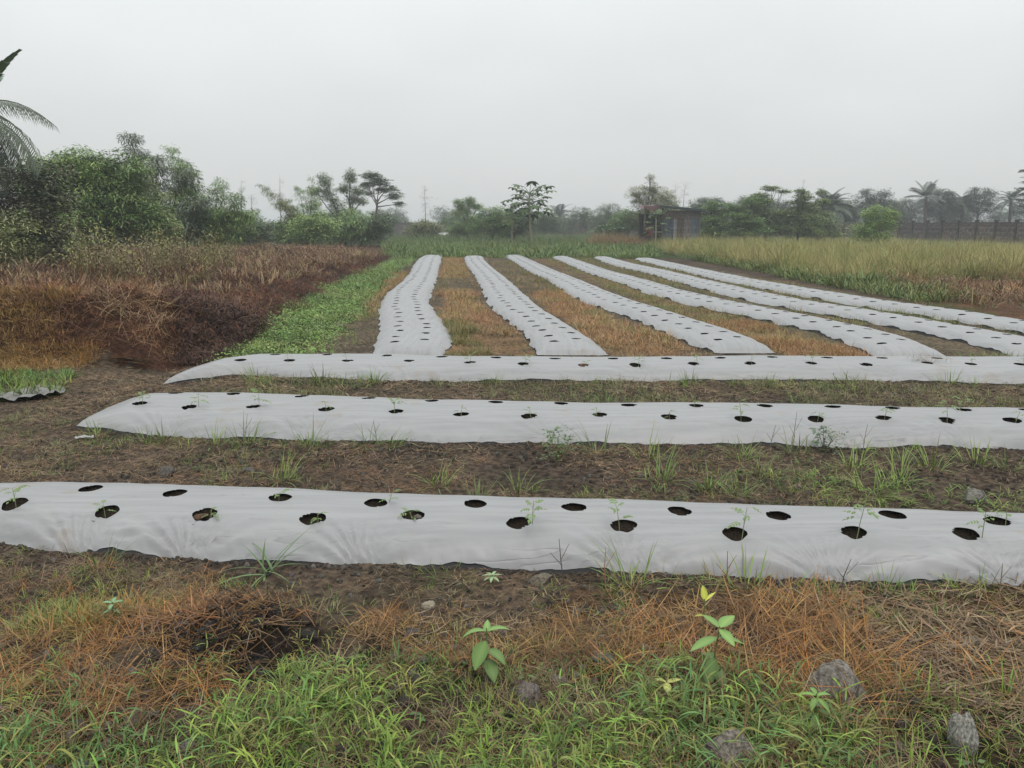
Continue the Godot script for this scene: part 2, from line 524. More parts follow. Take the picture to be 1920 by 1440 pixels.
func build_ground():
	zone([[-60, -40], [60, -40], [200, -700], [-200, -700]], Color(0.055, 0.070, 0.022))
	zone([[-6, -36], [9, -38], [20, -90], [-16, -90]], Color(0.06, 0.085, 0.022))
	zone([[8.2, -12], [9, -22], [9.2, -46], [40, -46], [40, -10]], Color(0.10, 0.09, 0.035))
	zone([[8.4, -12.5], [9.6, -19], [12.5, -27], [22, -40], [34, -40], [30, -12]], Color(0.16, 0.085, 0.045))
	zone([[-5.2, -36], [-4.75, -22], [-4.05, -14.1], [-3.6, -9.9], [-2.45, -9.9], [-2.5, -11.4], [-2.7, -14.1], [-3.4, -20.2], [-4.3, -33]], Color(0.05, 0.075, 0.02))
	zone([[-2.6, -9.2], [-2.9, -15], [-4.6, -39], [6.4, -38], [8.4, -14], [8.8, -9.2]], Color(0.155, 0.122, 0.083))
	for p in [[[-0.75, -9.4], [-1.2, -14.5], [-1.7, -19], [-1.0, -19.5], [-0.6, -15], [0.0, -12], [0.4, -9.6]], [[-2.2, -24], [-3.0, -37], [-2.2, -37], [-1.4, -24]], [[1.2, -9.7], [0.8, -14], [0.5, -18.5], [1.1, -19], [1.6, -14], [2.3, -9.9]], [[3.3, -9.5], [3.0, -14], [2.3, -24], [1.2, -37], [2.0, -37], [3.0, -22], [4.3, -11], [4.4, -9.5]]]:
		zone(p, Color(0.235, 0.15, 0.083))
	zone([[-0.7, -2.8], [0.4, -2.6], [1.2, -2.4], [3.5, -2.2], [3.5, -3.15], [1.5, -3.2], [0.3, -3.15], [-0.4, -3.0]], Color(0.115, 0.068, 0.036))
	zone([[-4, -1.2], [4, -1.2], [4, -2.3], [1.2, -2.45], [0.2, -2.7], [-0.6, -2.8], [-0.9, -2.35], [-4, -2.3]], Color(0.058, 0.046, 0.026))
	zone([[-1.35, -2.98], [-0.9, -3.0], [-0.72, -2.75], [-0.8, -2.52], [-1.1, -2.5], [-1.4, -2.7]], Color(0.034, 0.027, 0.022))
	zone([[-7.4, -10.4], [-5.2, -9.6], [-4.6, -8.6], [-5.8, -8.3], [-8, -8.3]], Color(0.21, 0.12, 0.05))
	zone([[-5.0, -8.7], [-3.7, -8.3], [-3.6, -6.2], [-2.9, -4.6], [-4.5, -4.4], [-4.6, -7]], Color(0.12, 0.088, 0.062))
	var deps := [-40.0, -20.0, -8.0, -3.0, -1.0, 0.0, 0.7, 1.2, 1.5]
	var d := 1.7
	while d < 900.0:
		deps.append(d)
		d *= 1.0125
	var m := MB.new()
	var cols := 560
	for k in deps.size():
		var z: float = -deps[k]
		var w := 9.0 + 1.35 * absf(z)
		for i in cols + 1:
			var u := 2.0 * i / cols - 1.0
			var x := w * signf(u) * pow(absf(u), 1.75)
			var y := ht(x, z)
			m.v.append(Vector3(x, y, z)); m.c.append(soil_at(x, z)); m.u.append(Vector2(x, z))
			m.n.append(Vector3.UP)
	for k in deps.size() - 1:
		for i in cols:
			var a := k * (cols + 1) + i
			var b := a + cols + 1
			m.ix.append_array(PackedInt32Array([a, b, b + 1, a, b + 1, a + 1]))
	for k in deps.size():
		for i in cols + 1:
			var a := k * (cols + 1) + i
			var l := m.v[a - 1 if i > 0 else a]
			var rr := m.v[a + 1 if i < cols else a]
			var f := m.v[a + cols + 1 if k < deps.size() - 1 else a]
			var b := m.v[a - cols - 1 if k > 0 else a]
			m.n[a] = (b - f).cross(rr - l).normalized()
	if m.n[cols * 5].y < 0:
		for a in m.n.size(): m.n[a] = -m.n[a]
	# clockwise seen from above
	var g0 := (m.v[m.ix[2]] - m.v[m.ix[0]]).cross(m.v[m.ix[1]] - m.v[m.ix[0]])
	if g0.y < 0:
		for t in m.ix.size() / 3:
			var s := m.ix[t * 3 + 1]
			m.ix[t * 3 + 1] = m.ix[t * 3 + 2]; m.ix[t * 3 + 2] = s
	var o := part("ground", m.mesh(), M.ground, self)
	tag(o, "brown bare soil of the plot running out to green fields", "ground", "", "structure")

# ---------------------------------------------------------------- mulch beds
# axis 0: runs along x, tab rows are [x, z of the back foot, z of the front foot]; axis 1: runs along depth, rows are [depth, x of one foot, x of the other]
func bed_top(b: Dictionary, a: float, q: float) -> float:
	var lo := table(b.tab, a, 1)
	var hi := table(b.tab, a, 2)
	var v := clampf((q - (lo + hi) / 2) / ((hi - lo) / 2), -1, 1)
	var e: float = min(a - b.a0, b.a1 - a)
	var cap := pow(clampf(e / b.cap, 0, 1), 0.55)
	var x := a if b.axis == 0 else q
	var z := q if b.axis == 0 else -a
	var y: float = b.h * cap * pow(max(0.0, 1.0 - pow(absf(v), 4.2)), 0.85)
	y *= 1.0 + 0.05 * na.get_noise_2d(x * 110, z * 110)
	var hem := ss(0.45, 0.95, absf(v)) * (1.0 - 0.6 * ss(0.95, 1.0, absf(v)))
	# creases that run along the flank, and fans of creases where the film is pegged
	var fold := 1.0 - absf(nb.get_noise_2d(a * 38 + 7, absf(v) * 620 + a * 25))
	y -= hem * 0.017 * pow(fold, 9.0) * ss(-0.15, 0.35, na.get_noise_2d(a * 60, 3 + q * 50))
	var fine := 1.0 - absf(na.get_noise_2d(a * 70 + 70, q * 1500))
	y -= 0.0045 * pow(fine, 12.0) * cap * ss(0.0, 0.4, nb.get_noise_2d(a * 90, q * 200))
	y += 0.004 * nb.get_noise_2d(a * 50, q * 300) * cap
	for p in b.pegs:
		var da: float = a - p
		if absf(da) < 0.8 and v > 0.0:
			var dv := 1.05 - v
			var ang := atan2(da, dv * 0.45)
			var fade := exp(-pow(da / 0.4, 2)) * ss(0.25, 0.9, v)
			y += fade * (0.009 * sin(ang * 21.0 + p * 7) - 0.010 * pow(absf(sin(ang * 9.0 + p)), 0.3) - 0.014 * exp(-pow(da / 0.11, 2)))
	return y + 0.005 + 0.008 * (1.0 + na.get_noise_2d(a * 60, 90 + v)) + ht(x, z) * ss(0.6, 1.0, absf(v))
func plan_bed(axis: int, tab: Array, h: float, cap: float, pegs := []) -> Dictionary:
	var b := {axis = axis, tab = tab, h = h, cap = cap, pegs = pegs, a0 = tab[0][0], a1 = tab[-1][0], qmin = 1e9, qmax = -1e9}
	for t in tab:
		b.qmin = min(b.qmin, t[1]); b.qmax = max(b.qmax, t[2])
	beds.append(b)
	return b
func build_bed(b: Dictionary, label: String, holes: Array, step: float, hr: float, parts_from := 0.0) -> Node3D:
	var t := thing("mulch_bed", label, "mulch bed", Vector3.ZERO, 0.0, "silver plastic mulch beds")
	var m := MB.new()
	var bucket := {}
	for hq in holes:
		var k := int(floor(hq.x / 0.5))
		if not bucket.has(k): bucket[k] = []
		bucket[k].append([hq, r(0, TAU), r(0, TAU)])
	var na_ := int((b.a1 - b.a0) / step)
	var wmax: float = 0.9
	var nq := int(wmax / step)
	var dead := PackedByteArray()
	var mark := {}
	for i in na_ + 1:
		var a: float = lerpf(b.a0, b.a1, float(i) / na_)
		var lo := table(b.tab, a, 1) + 0.016 * na.get_noise_2d(a * 70, 11) + 0.005 * nb.get_noise_2d(a * 420, 5)
		var hi := table(b.tab, a, 2) + 0.016 * na.get_noise_2d(a * 70, 47) + 0.005 * nb.get_noise_2d(a * 420, 55)
		for j in nq + 1:
			var aa := a
			var ragged := 0.0 if b.axis == 0 else 1.0
			var q := lerpf(lo + ragged * 0.06 * nb.get_noise_2d(a * 130, 70), hi + ragged * 0.06 * nb.get_noise_2d(a * 130, 170), float(j) / nq)
			var inside := 0
			var kb := int(floor(a / 0.5))
			for kk in [kb - 1, kb, kb + 1]:
				if not bucket.has(kk): continue
				for hh in bucket[kk]:
					var c: Vector2 = hh[0]
					var dx := aa - c.x
					var dy := q - c.y
					if absf(dx) > hr * 1.6 or absf(dy) > hr * 1.6: continue
					var th := atan2(dy, dx)
					var rr: float = hr * (1.0 + 0.10 * sin(th + hh[1]) + 0.07 * sin(2 * th + hh[2]) + 0.03 * sin(5 * th + hh[1]))
					var dd := sqrt(dx * dx + dy * dy)
					if dd < rr + 0.55 * step:
						inside = 1
						if dd > rr - 0.62 * step and dd > 0.001:
							aa = c.x + dx / dd * rr
							q = c.y + dy / dd * rr
			var y := bed_top(b, aa, q)
			var p := Vector3(aa, y, q) if b.axis == 0 else Vector3(q, y, -aa)
			m.v.append(p); m.n.append(Vector3.UP); m.u.append(Vector2(aa, q))
			var f := 1.0 + 0.05 * na.get_noise_2d(p.x * 40, p.z * 40)
			# dried mud splashed on the film
			var mud := ss(0.32, 0.55, nb.get_noise_2d(p.x * 330, p.z * 330)) * ss(0.0, 0.3, na.get_noise_2d(p.x * 50 + 8, p.z * 50)) * 0.45
			m.c.append(Color(0.288 * f, 0.288 * f, 0.291 * f).lerp(Color(0.26, 0.22, 0.18), mud))
			dead.append(inside)
	for i in na_:
		for j in nq:
			var a0 := i * (nq + 1) + j
			var q4 := [a0, a0 + 1, a0 + nq + 2, a0 + nq + 1]
			for tr in [[q4[0], q4[1], q4[2]], [q4[0], q4[2], q4[3]]]:
				if dead[tr[0]] and dead[tr[1]] and dead[tr[2]]: continue
				m.tri(tr[0], tr[1], tr[2])
	# smooth normals
	for k in m.n.size(): m.n[k] = Vector3.ZERO
	for k in m.ix.size() / 3:
		var A := m.ix[k * 3]
		var B := m.ix[k * 3 + 1]
		var C := m.ix[k * 3 + 2]
		var g := (m.v[C] - m.v[A]).cross(m.v[B] - m.v[A])
		m.n[A] += g; m.n[B] += g; m.n[C] += g
	for k in m.n.size(): m.n[k] = m.n[k].normalized() if m.n[k].length() > 1e-12 else Vector3.UP
	part("film", m.mesh(), M.film, t)
	# the black underside that shows along the lower edge
	var hm := MB.new()
	for e in [0, nq]:
		var prev := -1
		for i in range(0, na_ + 1):
			var p := m.v[i * (nq + 1) + e]
			var out := -1.0 if e == 0 else 1.0
			var sd := Vector3(0, 0, out) if b.axis == 0 else Vector3(out, 0, 0)
			var wv := 0.5 + 0.5 * na.get_noise_2d(p.x * 160, p.z * 160)
			var nn := (Vector3.UP + sd).normalized()
			var q0 := hm.vert(p + Vector3(0, -0.003, 0) - sd * 0.012, nn)
			var base := ht(p.x, p.z)
			var q1 := hm.vert(Vector3(p.x, min(p.y - 0.006, base + 0.010 + 0.008 * wv), p.z) + sd * (0.001 + 0.010 * wv * wv), nn)
			var q2 := hm.vert(Vector3(p.x, base - 0.012, p.z) + sd * (0.002 + 0.006 * wv), nn)
			if prev >= 0:
				hm.quad(prev, prev + 1, q1, q0); hm.quad(prev + 1, prev + 2, q2, q1)
			prev = q0
	part("hem", hm.mesh(), M.black_film, t)
	# soil under the film
	var sm := MB.new()
	var st := 0.12
	var ns := int((b.a1 - b.a0) / st)
	var qn := 8
	for i in ns + 1:
		var a: float = lerpf(b.a0 + 0.03, b.a1 - 0.03, float(i) / ns)
		for j in qn + 1:
			var q := lerpf(table(b.tab, a, 1) + 0.03, table(b.tab, a, 2) - 0.03, float(j) / qn)
			var y := bed_top(b, a, q) - 0.065
			sm.v.append(Vector3(a, y, q) if b.axis == 0 else Vector3(q, y, -a)); sm.n.append(Vector3.UP); sm.c.append(Color.WHITE); sm.u.append(Vector2(a, q))
	for i in ns:
		for j in qn:
			var a0 := i * (qn + 1) + j
			sm.quad(a0, a0 + 1, a0 + qn + 2, a0 + qn + 1)
	part("soil_core", sm.mesh(), M.soil, t)
	# earth in every planting hole
	for hq in holes:
		var y := bed_top(b, hq.x, hq.y)
		var o := part("planting_hole", pick(LM.cup), M.soil, t)
		var y1 := bed_top(b, hq.x, hq.y + 0.06) - bed_top(b, hq.x, hq.y - 0.06)
		o.position = Vector3(hq.x, y - 0.014, hq.y) if b.axis == 0 else Vector3(hq.y, y - 0.014, -hq.x)
		if b.axis == 0: o.rotation.x = -atan(y1 / 0.12)
		else: o.rotation.z = atan(y1 / 0.12)
		o.scale = Vector3.ONE * (hr / 0.062) * 1.08
	return t
func make_cups():
	LM.cup = []
	for k in 3:
		var m := MB.new()
		var rings := 4
		for i in rings + 1:
			var t := float(i) / rings
			for j in 12:
				var a := TAU * j / 12
				var y := -0.045 * pow(1.0 - t, 0.5) + r(-0.006, 0.006) * (1 - t)
				m.vert(Vector3(cos(a) * 0.078 * t, y if i > 0 else -0.045, sin(a) * 0.078 * t), Vector3.UP)
		for i in rings:
			for j in 12:
				m.quad(i * 12 + j, i * 12 + (j + 1) % 12, (i + 1) * 12 + (j + 1) % 12, (i + 1) * 12 + j)
		LM.cup.append(m.mesh())
func build_beds():
	make_cups()
	var B := []
	B.append(plan_bed(0, [[-3.3, -4.45, -3.88], [-2.64, -4.50, -3.78], [-2.24, -4.50, -3.66], [-1.83, -4.46, -3.62], [-1.0, -4.36, -3.54], [-0.17, -4.26, -3.48], [0.67, -4.20, -3.42], [1.5, -4.10, -3.35], [2.33, -4.0, -3.29], [3.2, -3.93, -3.23], [4.0, -3.86, -3.16]], 0.14, 0.3, [-2.15, -1.58, -0.72, 0.55, 1.45, 2.25]))
	B.append(plan_bed(0, [[-3.5, -6.6, -6.1], [-3.3, -6.95, -6.04], [-2.9, -7.05, -5.92], [-2.31, -7.06, -5.79], [-1.7, -6.95, -5.71], [-1.1, -6.84, -5.66], [-0.49, -6.75, -5.63], [0.12, -6.66, -5.63], [0.72, -6.62, -5.60], [1.94, -6.6, -5.61], [3.14, -6.46, -5.50], [4.2, -6.4, -5.49], [5.2, -6.3, -5.45]], 0.14, 0.34, [-2.7, -1.5, 0.3, 2.4, 3.3]))
	B.append(plan_bed(0, [[-3.55, -8.25, -7.82], [-3.3, -8.75, -8.05], [-2.9, -9.15, -8.3], [-2.42, -9.2, -8.17], [-1.67, -9.2, -8.08], [-0.92, -9.08, -8.0], [0.6, -8.95, -7.97], [2.11, -8.98, -8.0], [2.87, -9.06, -8.02], [3.63, -9.0, -8.0], [4.38, -9.0, -7.92], [5.13, -8.98, -7.85], [6.6, -8.95, -7.78]], 0.135, 0.36, [-1.2, 1.4, 3.9]))
	var LB := [
		[[9.55, -1.72, -0.87], [10.6, -1.86, -0.82], [11.6, -1.98, -0.92], [12.8, -2.17, -1.14], [14.2, -2.4, -1.38], [16, -2.66, -1.69], [18.5, -2.91, -1.9], [22, -3.06, -2.11], [26, -3.35, -2.42], [31, -3.84, -2.81], [36, -4.25, -3.21], [39.3, -4.4, -3.42]],
		[[9.6, 0.30, 1.18], [10.6, 0.24, 1.13], [11.6, 0.14, 1.0], [12.8, -0.04, 0.84], [14.2, -0.27, 0.63], [16, -0.48, 0.46], [18.5, -0.67, 0.24], [22, -0.93, -0.04], [26, -1.29, -0.41], [31, -1.76, -0.88], [36, -2.16, -1.27], [38.5, -2.32, -1.37]],
		[[9.75, 2.52, 3.3], [10.6, 2.38, 3.34], [11.6, 2.23, 3.26], [12.8, 2.14, 3.05], [14.2, 1.93, 2.82], [16, 1.51, 2.56], [18.5, 1.27, 2.27], [22, 1.08, 1.98], [26, 0.65, 1.58], [31, 0.3, 1.17], [36, -0.11, 0.78], [39.5, -0.37, 0.52]],
		[[9.45, 4.42, 5.30], [10.6, 4.50, 5.45], [11.6, 4.52, 5.42], [12.8, 4.29, 5.2], [14.2, 3.94, 4.85], [16, 3.49, 4.48], [18.5, 3.14, 4.08], [22, 2.94, 3.82], [26, 2.5, 3.36], [31, 2.27, 3.1], [36, 1.97, 2.82], [38, 1.9, 2.72]],
		[[9.4, 6.10, 7.05], [10.6, 6.18, 7.1], [11.6, 6.06, 7.0], [12.8, 5.86, 6.8], [14.2, 5.51, 6.48], [16, 5.06, 6.05], [18.5, 4.78, 5.75], [22, 4.62, 5.5], [26, 4.42, 5.3], [31, 3.95, 4.85], [36, 3.82, 4.65], [37.5, 3.8, 4.6]],
		[[9.4, 8.0, 8.95], [11.3, 7.52, 8.5], [12.8, 7.36, 8.3], [14.2, 7.1, 8.05], [16, 6.7, 7.65], [18.5, 6.35, 7.3], [22, 5.98, 6.9], [26, 5.82, 6.7], [31, 5.7, 6.55], [36, 5.5, 6.35]]]
	for t in LB: B.append(plan_bed(1, t, 0.105, 0.2))
	var names := [
		"silver plastic mulch bed crossing the plot beside the dead straw and burnt heap",
		"silver plastic mulch bed crossing the plot, second from the dead straw strip",
		"silver plastic mulch bed crossing the plot at the ends of the lengthwise beds",
		"wavy silver mulch bed running lengthwise beside the bright green weed strip",
		"lengthwise silver mulch bed between two orange dead-grass furrows, second from green weed strip",
		"lengthwise silver mulch bed, third from the bright green weed strip",
		"lengthwise silver mulch bed, fourth from the bright green weed strip",
		"lengthwise silver mulch bed, second from the tall golden grass",
		"lengthwise silver mulch bed running along the foot of the tall golden grass"]
	var H := [[], [], []]
	for p in [[-2.64, -3.97], [-2.11, -3.88], [-1.57, -3.82], [-1.0, -3.76], [-0.5, -3.78], [0.03, -3.70], [0.55, -3.66], [1.08, -3.59], [1.64, -3.57], [2.17, -3.54], [2.75, -3.49], [-2.36, -4.2], [-1.85, -4.12], [-1.25, -4.03], [-0.72, -3.98], [-0.2, -3.95], [0.33, -3.9], [0.86, -3.85], [1.35, -3.79], [1.93, -3.77], [2.4, -3.69]]: H[0].append(Vector2(p[0], p[1]))
	for p in [[-3.08, -6.34], [-2.62, -6.24], [-2.1, -6.22], [-1.48, -6.11], [-0.91, -6.05], [-0.39, -5.97], [0.13, -5.9], [0.68, -5.95], [1.21, -5.88], [1.76, -5.83], [2.31, -5.83], [2.82, -5.82], [3.29, -5.79], [3.77, -5.77], [4.3, -5.76], [-2.95, -6.75], [-2.43, -6.73], [-1.82, -6.64], [-1.21, -6.52], [-0.67, -6.46], [-0.13, -6.38], [0.4, -6.34], [0.95, -6.28], [1.5, -6.24], [2.06, -6.24], [2.6, -6.2], [3.06, -6.15], [3.61, -6.13], [4.1, -6.1]]: H[1].append(Vector2(p[0], p[1]))
	for p in [[-2.98, -8.5], [-2.43, -8.48], [-1.79, -8.44], [-1.12, -8.41], [-0.45, -8.31], [0.12, -8.25], [0.76, -8.22], [1.31, -8.22], [1.93, -8.26], [2.54, -8.28], [3.19, -8.3], [3.76, -8.24], [4.43, -8.28], [4.88, -8.24], [5.37, -8.2], [-2.7, -8.86], [-2.1, -8.86], [-1.41, -8.76], [-0.78, -8.69], [-0.18, -8.62], [0.47, -8.57], [1.11, -8.55], [1.7, -8.57], [2.3, -8.6], [2.9, -8.64], [3.5, -8.62], [4.1, -8.6], [4.7, -8.58]]: H[2].append(Vector2(p[0], p[1]))
	for i in 9:
		if i < 3:
			build_bed(B[i], names[i], H[i], [0.014, 0.021, 0.028][i], 0.062)
		else:
			var hs := []
			var a: float = B[i].a0 + 0.45
			var k := 0
			while a < B[i].a1 - 0.3:
				var lo := table(B[i].tab, a, 1)
				var hi := table(B[i].tab, a, 2)
				hs.append(Vector2(a + r(-0.05, 0.05), lerpf(lo, hi, (0.30 if k % 2 == 0 else 0.68) + r(-0.03, 0.03))))
				a += 0.28; k += 1
			build_bed(B[i], names[i], hs, 0.042, 0.062)

# ---------------------------------------------------------------- walls and shed
func wall_run(a: Vector3, b: Vector3, bays: int, label: String, hgt: float):
	var t := thing("panel_wall", label, "wall", a)
	t.rotation.y = -atan2(b.z - a.z, b.x - a.x)
	t.set_meta("kind", "thing")
	var bay := a.distance_to(b) / bays
	var pm := []
	for k in 3:
		var m := MB.new()
		var c: Color = [Color(0.20, 0.155, 0.135), Color(0.155, 0.13, 0.12), Color(0.24, 0.19, 0.165)][k]
		for q in 5:   # five cast slabs with recessed joints
			m.box(Vector3(0.1, q * hgt * 0.19 + 0.012 - 0.1, -0.03 - r(0, 0.012)), Vector3(bay - 0.1, (q + 1) * hgt * 0.19 - 0.1, 0.03 + r(0, 0.012)), c * r(0.8, 1.15))
		pm.append(m.mesh())
	var pb := MB.new()
	pb.box(Vector3(-0.1, -0.2, -0.11), Vector3(0.1, hgt, 0.11), Color(0.12, 0.105, 0.1))
	pb.box(Vector3(-0.13, hgt, -0.14), Vector3(0.13, hgt + 0.06, 0.14), Color(0.14, 0.12, 0.11))
	var post := pb.mesh()
	var cb := MB.new()
	cb.box(Vector3(0.13, hgt * 0.95 - 0.1, -0.07), Vector3(bay - 0.13, hgt * 0.95 - 0.02, 0.07), Color(0.17, 0.155, 0.15))
	var cap := cb.mesh()
	for i in bays + 1:
		part("post", post, M.wall, t).position.x = i * bay
		if i < bays:
			part("panel", pick(pm), M.wall, t).position.x = i * bay
			part("coping", cap, M.wall, t).position.x = i * bay
func tin_sheet(w: float, h: float, waves: int, c: Color) -> ArrayMesh:   # upright corrugated sheet from the origin along +x
	var m := MB.new()
	var n := waves * 6
	for i in n + 1:
		var x := w * i / n
		var ph := TAU * waves * i / n
		var z := 0.02 * sin(ph)
		var nn := Vector3(-0.02 * cos(ph) * TAU * waves / w, 0, 1).normalized()
		for y in [0.0, h]: m.vert(Vector3(x, y, z), nn, c)
	for i in n: m.quad(i * 2, i * 2 + 1, i * 2 + 3, i * 2 + 2)
	return m.mesh()
func build_shed():
	var t := thing("tin_shed", "small shed of rusty and blue-grey corrugated sheets with dark sloping roof", "shed", Vector3(9.6, 0, -58.0))
	var x := 1.35
	for s in [[0.72, Color(0.170, 0.212, 0.255)], [0.22, Color(0.442, 0.425, 0.442)], [0.55, Color(0.21, 0.165, 0.14)], [0.5, Color(0.323, 0.289, 0.281)], [0.55, Color(0.204, 0.246, 0.289)]]:
		var o := part("wall_sheet", tin_sheet(s[0] + 0.05, 2.35, int(s[0] / 0.09), s[1]), M.tin, t)
		o.position = Vector3(x, 0.05, r(-0.015, 0.015)); x += s[0]
	for s in [[0.0, 0.75, Color(0.26, 0.20, 0.165)], [0.75, 0.8, Color(0.24, 0.19, 0.16)], [1.55, 0.98, Color(0.25, 0.22, 0.21)]]:
		var o := part("top_sheet", tin_sheet(s[1], 0.55, 8, s[2]), M.tin, t)
		o.position = Vector3(1.35 + s[0], 2.0, 0.05)
	var side := part("side_wall", tin_sheet(2.6, 2.45, 24, Color(0.13, 0.12, 0.12)), M.tin, t)
	side.position = Vector3(3.9, 0.02, 0); side.rotation.y = PI / 2
	var back := part("back_wall", tin_sheet(3.9, 2.3, 40, Color(0.13, 0.12, 0.12)), M.tin, t)
	back.position = Vector3(0.0, 0.02, -2.6)
	for s in [[-0.02, 0.0, 2.55], [1.25, 0.0, 2.7], [3.92, 0.06, 2.5], [-0.02, -2.5, 2.4], [0.62, 0.0, 1.3]]:
		var m := MB.new()
		m.box(Vector3(-0.05, -0.1, -0.05), Vector3(0.05, s[2], 0.05), Color(0.10, 0.085, 0.07))
		part("post", m.mesh(), M.wood, t).position = Vector3(s[0], 0, s[1])
	var rm := tin_sheet(3.35, 3.2, 34, Color(0.085, 0.128, 0.136))
	var ro := part("roof", rm, M.tin, t)
	ro.position = Vector3(1.0, 2.92, 0.35); ro.rotation = Vector3(-PI / 2 + 0.03, 0, 0); ro.rotate_z(-0.095)
	var eb := MB.new()
	eb.box(Vector3(0, -0.16, -0.03), Vector3(3.3, 0, 0.03), Color(0.035, 0.045, 0.045))
	var fas := part("fascia", eb.mesh(), M.wood, t)
	fas.position = Vector3(1.0, 2.9, 0.36); fas.rotation.z = -0.095
	var lo := part("rusty_roof_sheet", tin_sheet(1.35, 2.6, 14, Color(0.255, 0.145, 0.145)), M.tin, t)
	lo.position = Vector3(-0.2, 2.62, 0.25); lo.rotation = Vector3(-PI / 2 + 0.12, 0, 0); lo.rotate_z(0.05)
	var lf := MB.new()
	lf.box(Vector3(-0.15, 2.5, 0.20), Vector3(1.1, 2.86, 0.24), Color(0.13, 0.08, 0.08))
	part("fascia", lf.mesh(), M.wood, t)
	var cloth := MB.new()
	for i in 9:
		for y in [0.75, 1.45]:
			cloth.vert(Vector3(0.12 + i * 0.06, y, 0.03 * sin(i * 2.1)), Vector3(0, 0, 1), Color(0.19, 0.06, 0.055))
	for i in 8: cloth.quad(i * 2, i * 2 + 1, i * 2 + 3, i * 2 + 2)
	part("red_sheet", cloth.mesh(), M.dry, t)
	var shelf := MB.new()
	shelf.box(Vector3(0.6, 1.0, -0.3), Vector3(1.25, 1.06, 0.1), Color(0.25, 0.24, 0.23))
	part("shelf_board", shelf.mesh(), M.wood, t)
	var bo := MB.new()
	bo.box(Vector3(-0.7, 0, -0.12), Vector3(0.7, 0.05, 0.12), Color(0.32, 0.30, 0.28))
	var bd := part("plank", bo.mesh(), M.wood, self)
	bd.position = Vector3(8.3, ht(8.3, -56.5) + 0.28, -56.5)
	tag(bd, "pale plank lying in the weeds beside the tin shed", "plank")

# ---------------------------------------------------------------- trees
func limb(m: MB, a: Vector3, b: Vector3, r0: float, r1: float, sag := 0.0, col := Color(0.11, 0.09, 0.07)):
	var pts := []
	var rad := []
	var w := Vector3(r(-0.06, 0.06), 0, r(-0.06, 0.06)) * a.distance_to(b)
	for i in 6:
		var t := i / 5.0
		pts.append(a.lerp(b, t) + w * sin(PI * t) + Vector3(0, sag * sin(PI * t), 0))
		rad.append(lerpf(r0, r1, t))
	m.tube(pts, rad, 6, col)
# lobes: [dx, y, dz, rx, ry, rz, number of leaf sprays]
func tree(called: String, label: String, at: Vector3, trunk_r: float, lobes: Array, meshes: Array, cols: Array, s0: float, s1: float, fork := 0.45, bark := Color(0.11, 0.09, 0.07), group := "trees and shrubs round the plot", lean := Vector3.ZERO):
	var base := Vector3(at.x, ht(at.x, at.z), at.z)
	var t := thing(called, label, "tree", base, 0.0, group)
	var top := 0.0
	for l in lobes: top = max(top, l[1])
	var m := MB.new()
	var knee := Vector3(lean.x * fork, top * fork, lean.z * fork)
	limb(m, Vector3(0, -0.15, 0), knee, trunk_r, trunk_r * 0.7, 0.0, bark)
	for l in lobes:
		var c := Vector3(l[0], l[1], l[2])
		var k := knee * clampf(r(0.75, 1.0), 0, 1)
		if c.y < k.y: k = knee * 0.5 * c.y / knee.y
		limb(m, k, c + Vector3(0, l[4] * 0.3, 0), trunk_r * 0.5, trunk_r * 0.1, r(-0.05, 0.1), bark)
		for q in 2:
			var e := c + Vector3(r(-1, 1) * l[3], r(-0.6, 0.8) * l[4], r(-1, 1) * l[5]) * 0.8
			limb(m, c.lerp(k, 0.3), e, trunk_r * 0.25, trunk_r * 0.06, 0.0, bark)
	part("trunk", m.mesh(), M.wood, t)
	var xf := []
	var cc := []
	for k in meshes.size():
		xf.append([]); cc.append([])
	for l in lobes:
		for i in int(l[6]):
			var d := Vector3(rng.randfn(), rng.randfn(), rng.randfn()).normalized()
			var rad := pow(rng.randf(), 0.45)
			rad *= 1.0 + 0.30 * na.get_noise_3d(d.x * 140 + at.x * 30, d.y * 140, d.z * 140 + l[0] * 60)
			var p := Vector3(l[0] + d.x * l[3] * rad, l[1] + d.y * l[4] * rad, l[2] + d.z * l[5] * rad)
			if p.y < 0.05: continue
			var k := rng.randi() % meshes.size()
			var s := r(s0, s1)
			xf[k].append(Transform3D(Basis(Vector3.UP, r(0, TAU)).scaled(Vector3(s, s, s)), p))
			cc[k].append(tint(pick(cols), 0.22))
	for k in meshes.size():
		if xf[k].size(): many("crown", meshes[k], M.leaf, xf[k], cc[k], t).set_meta("kind", "stuff")
	return t
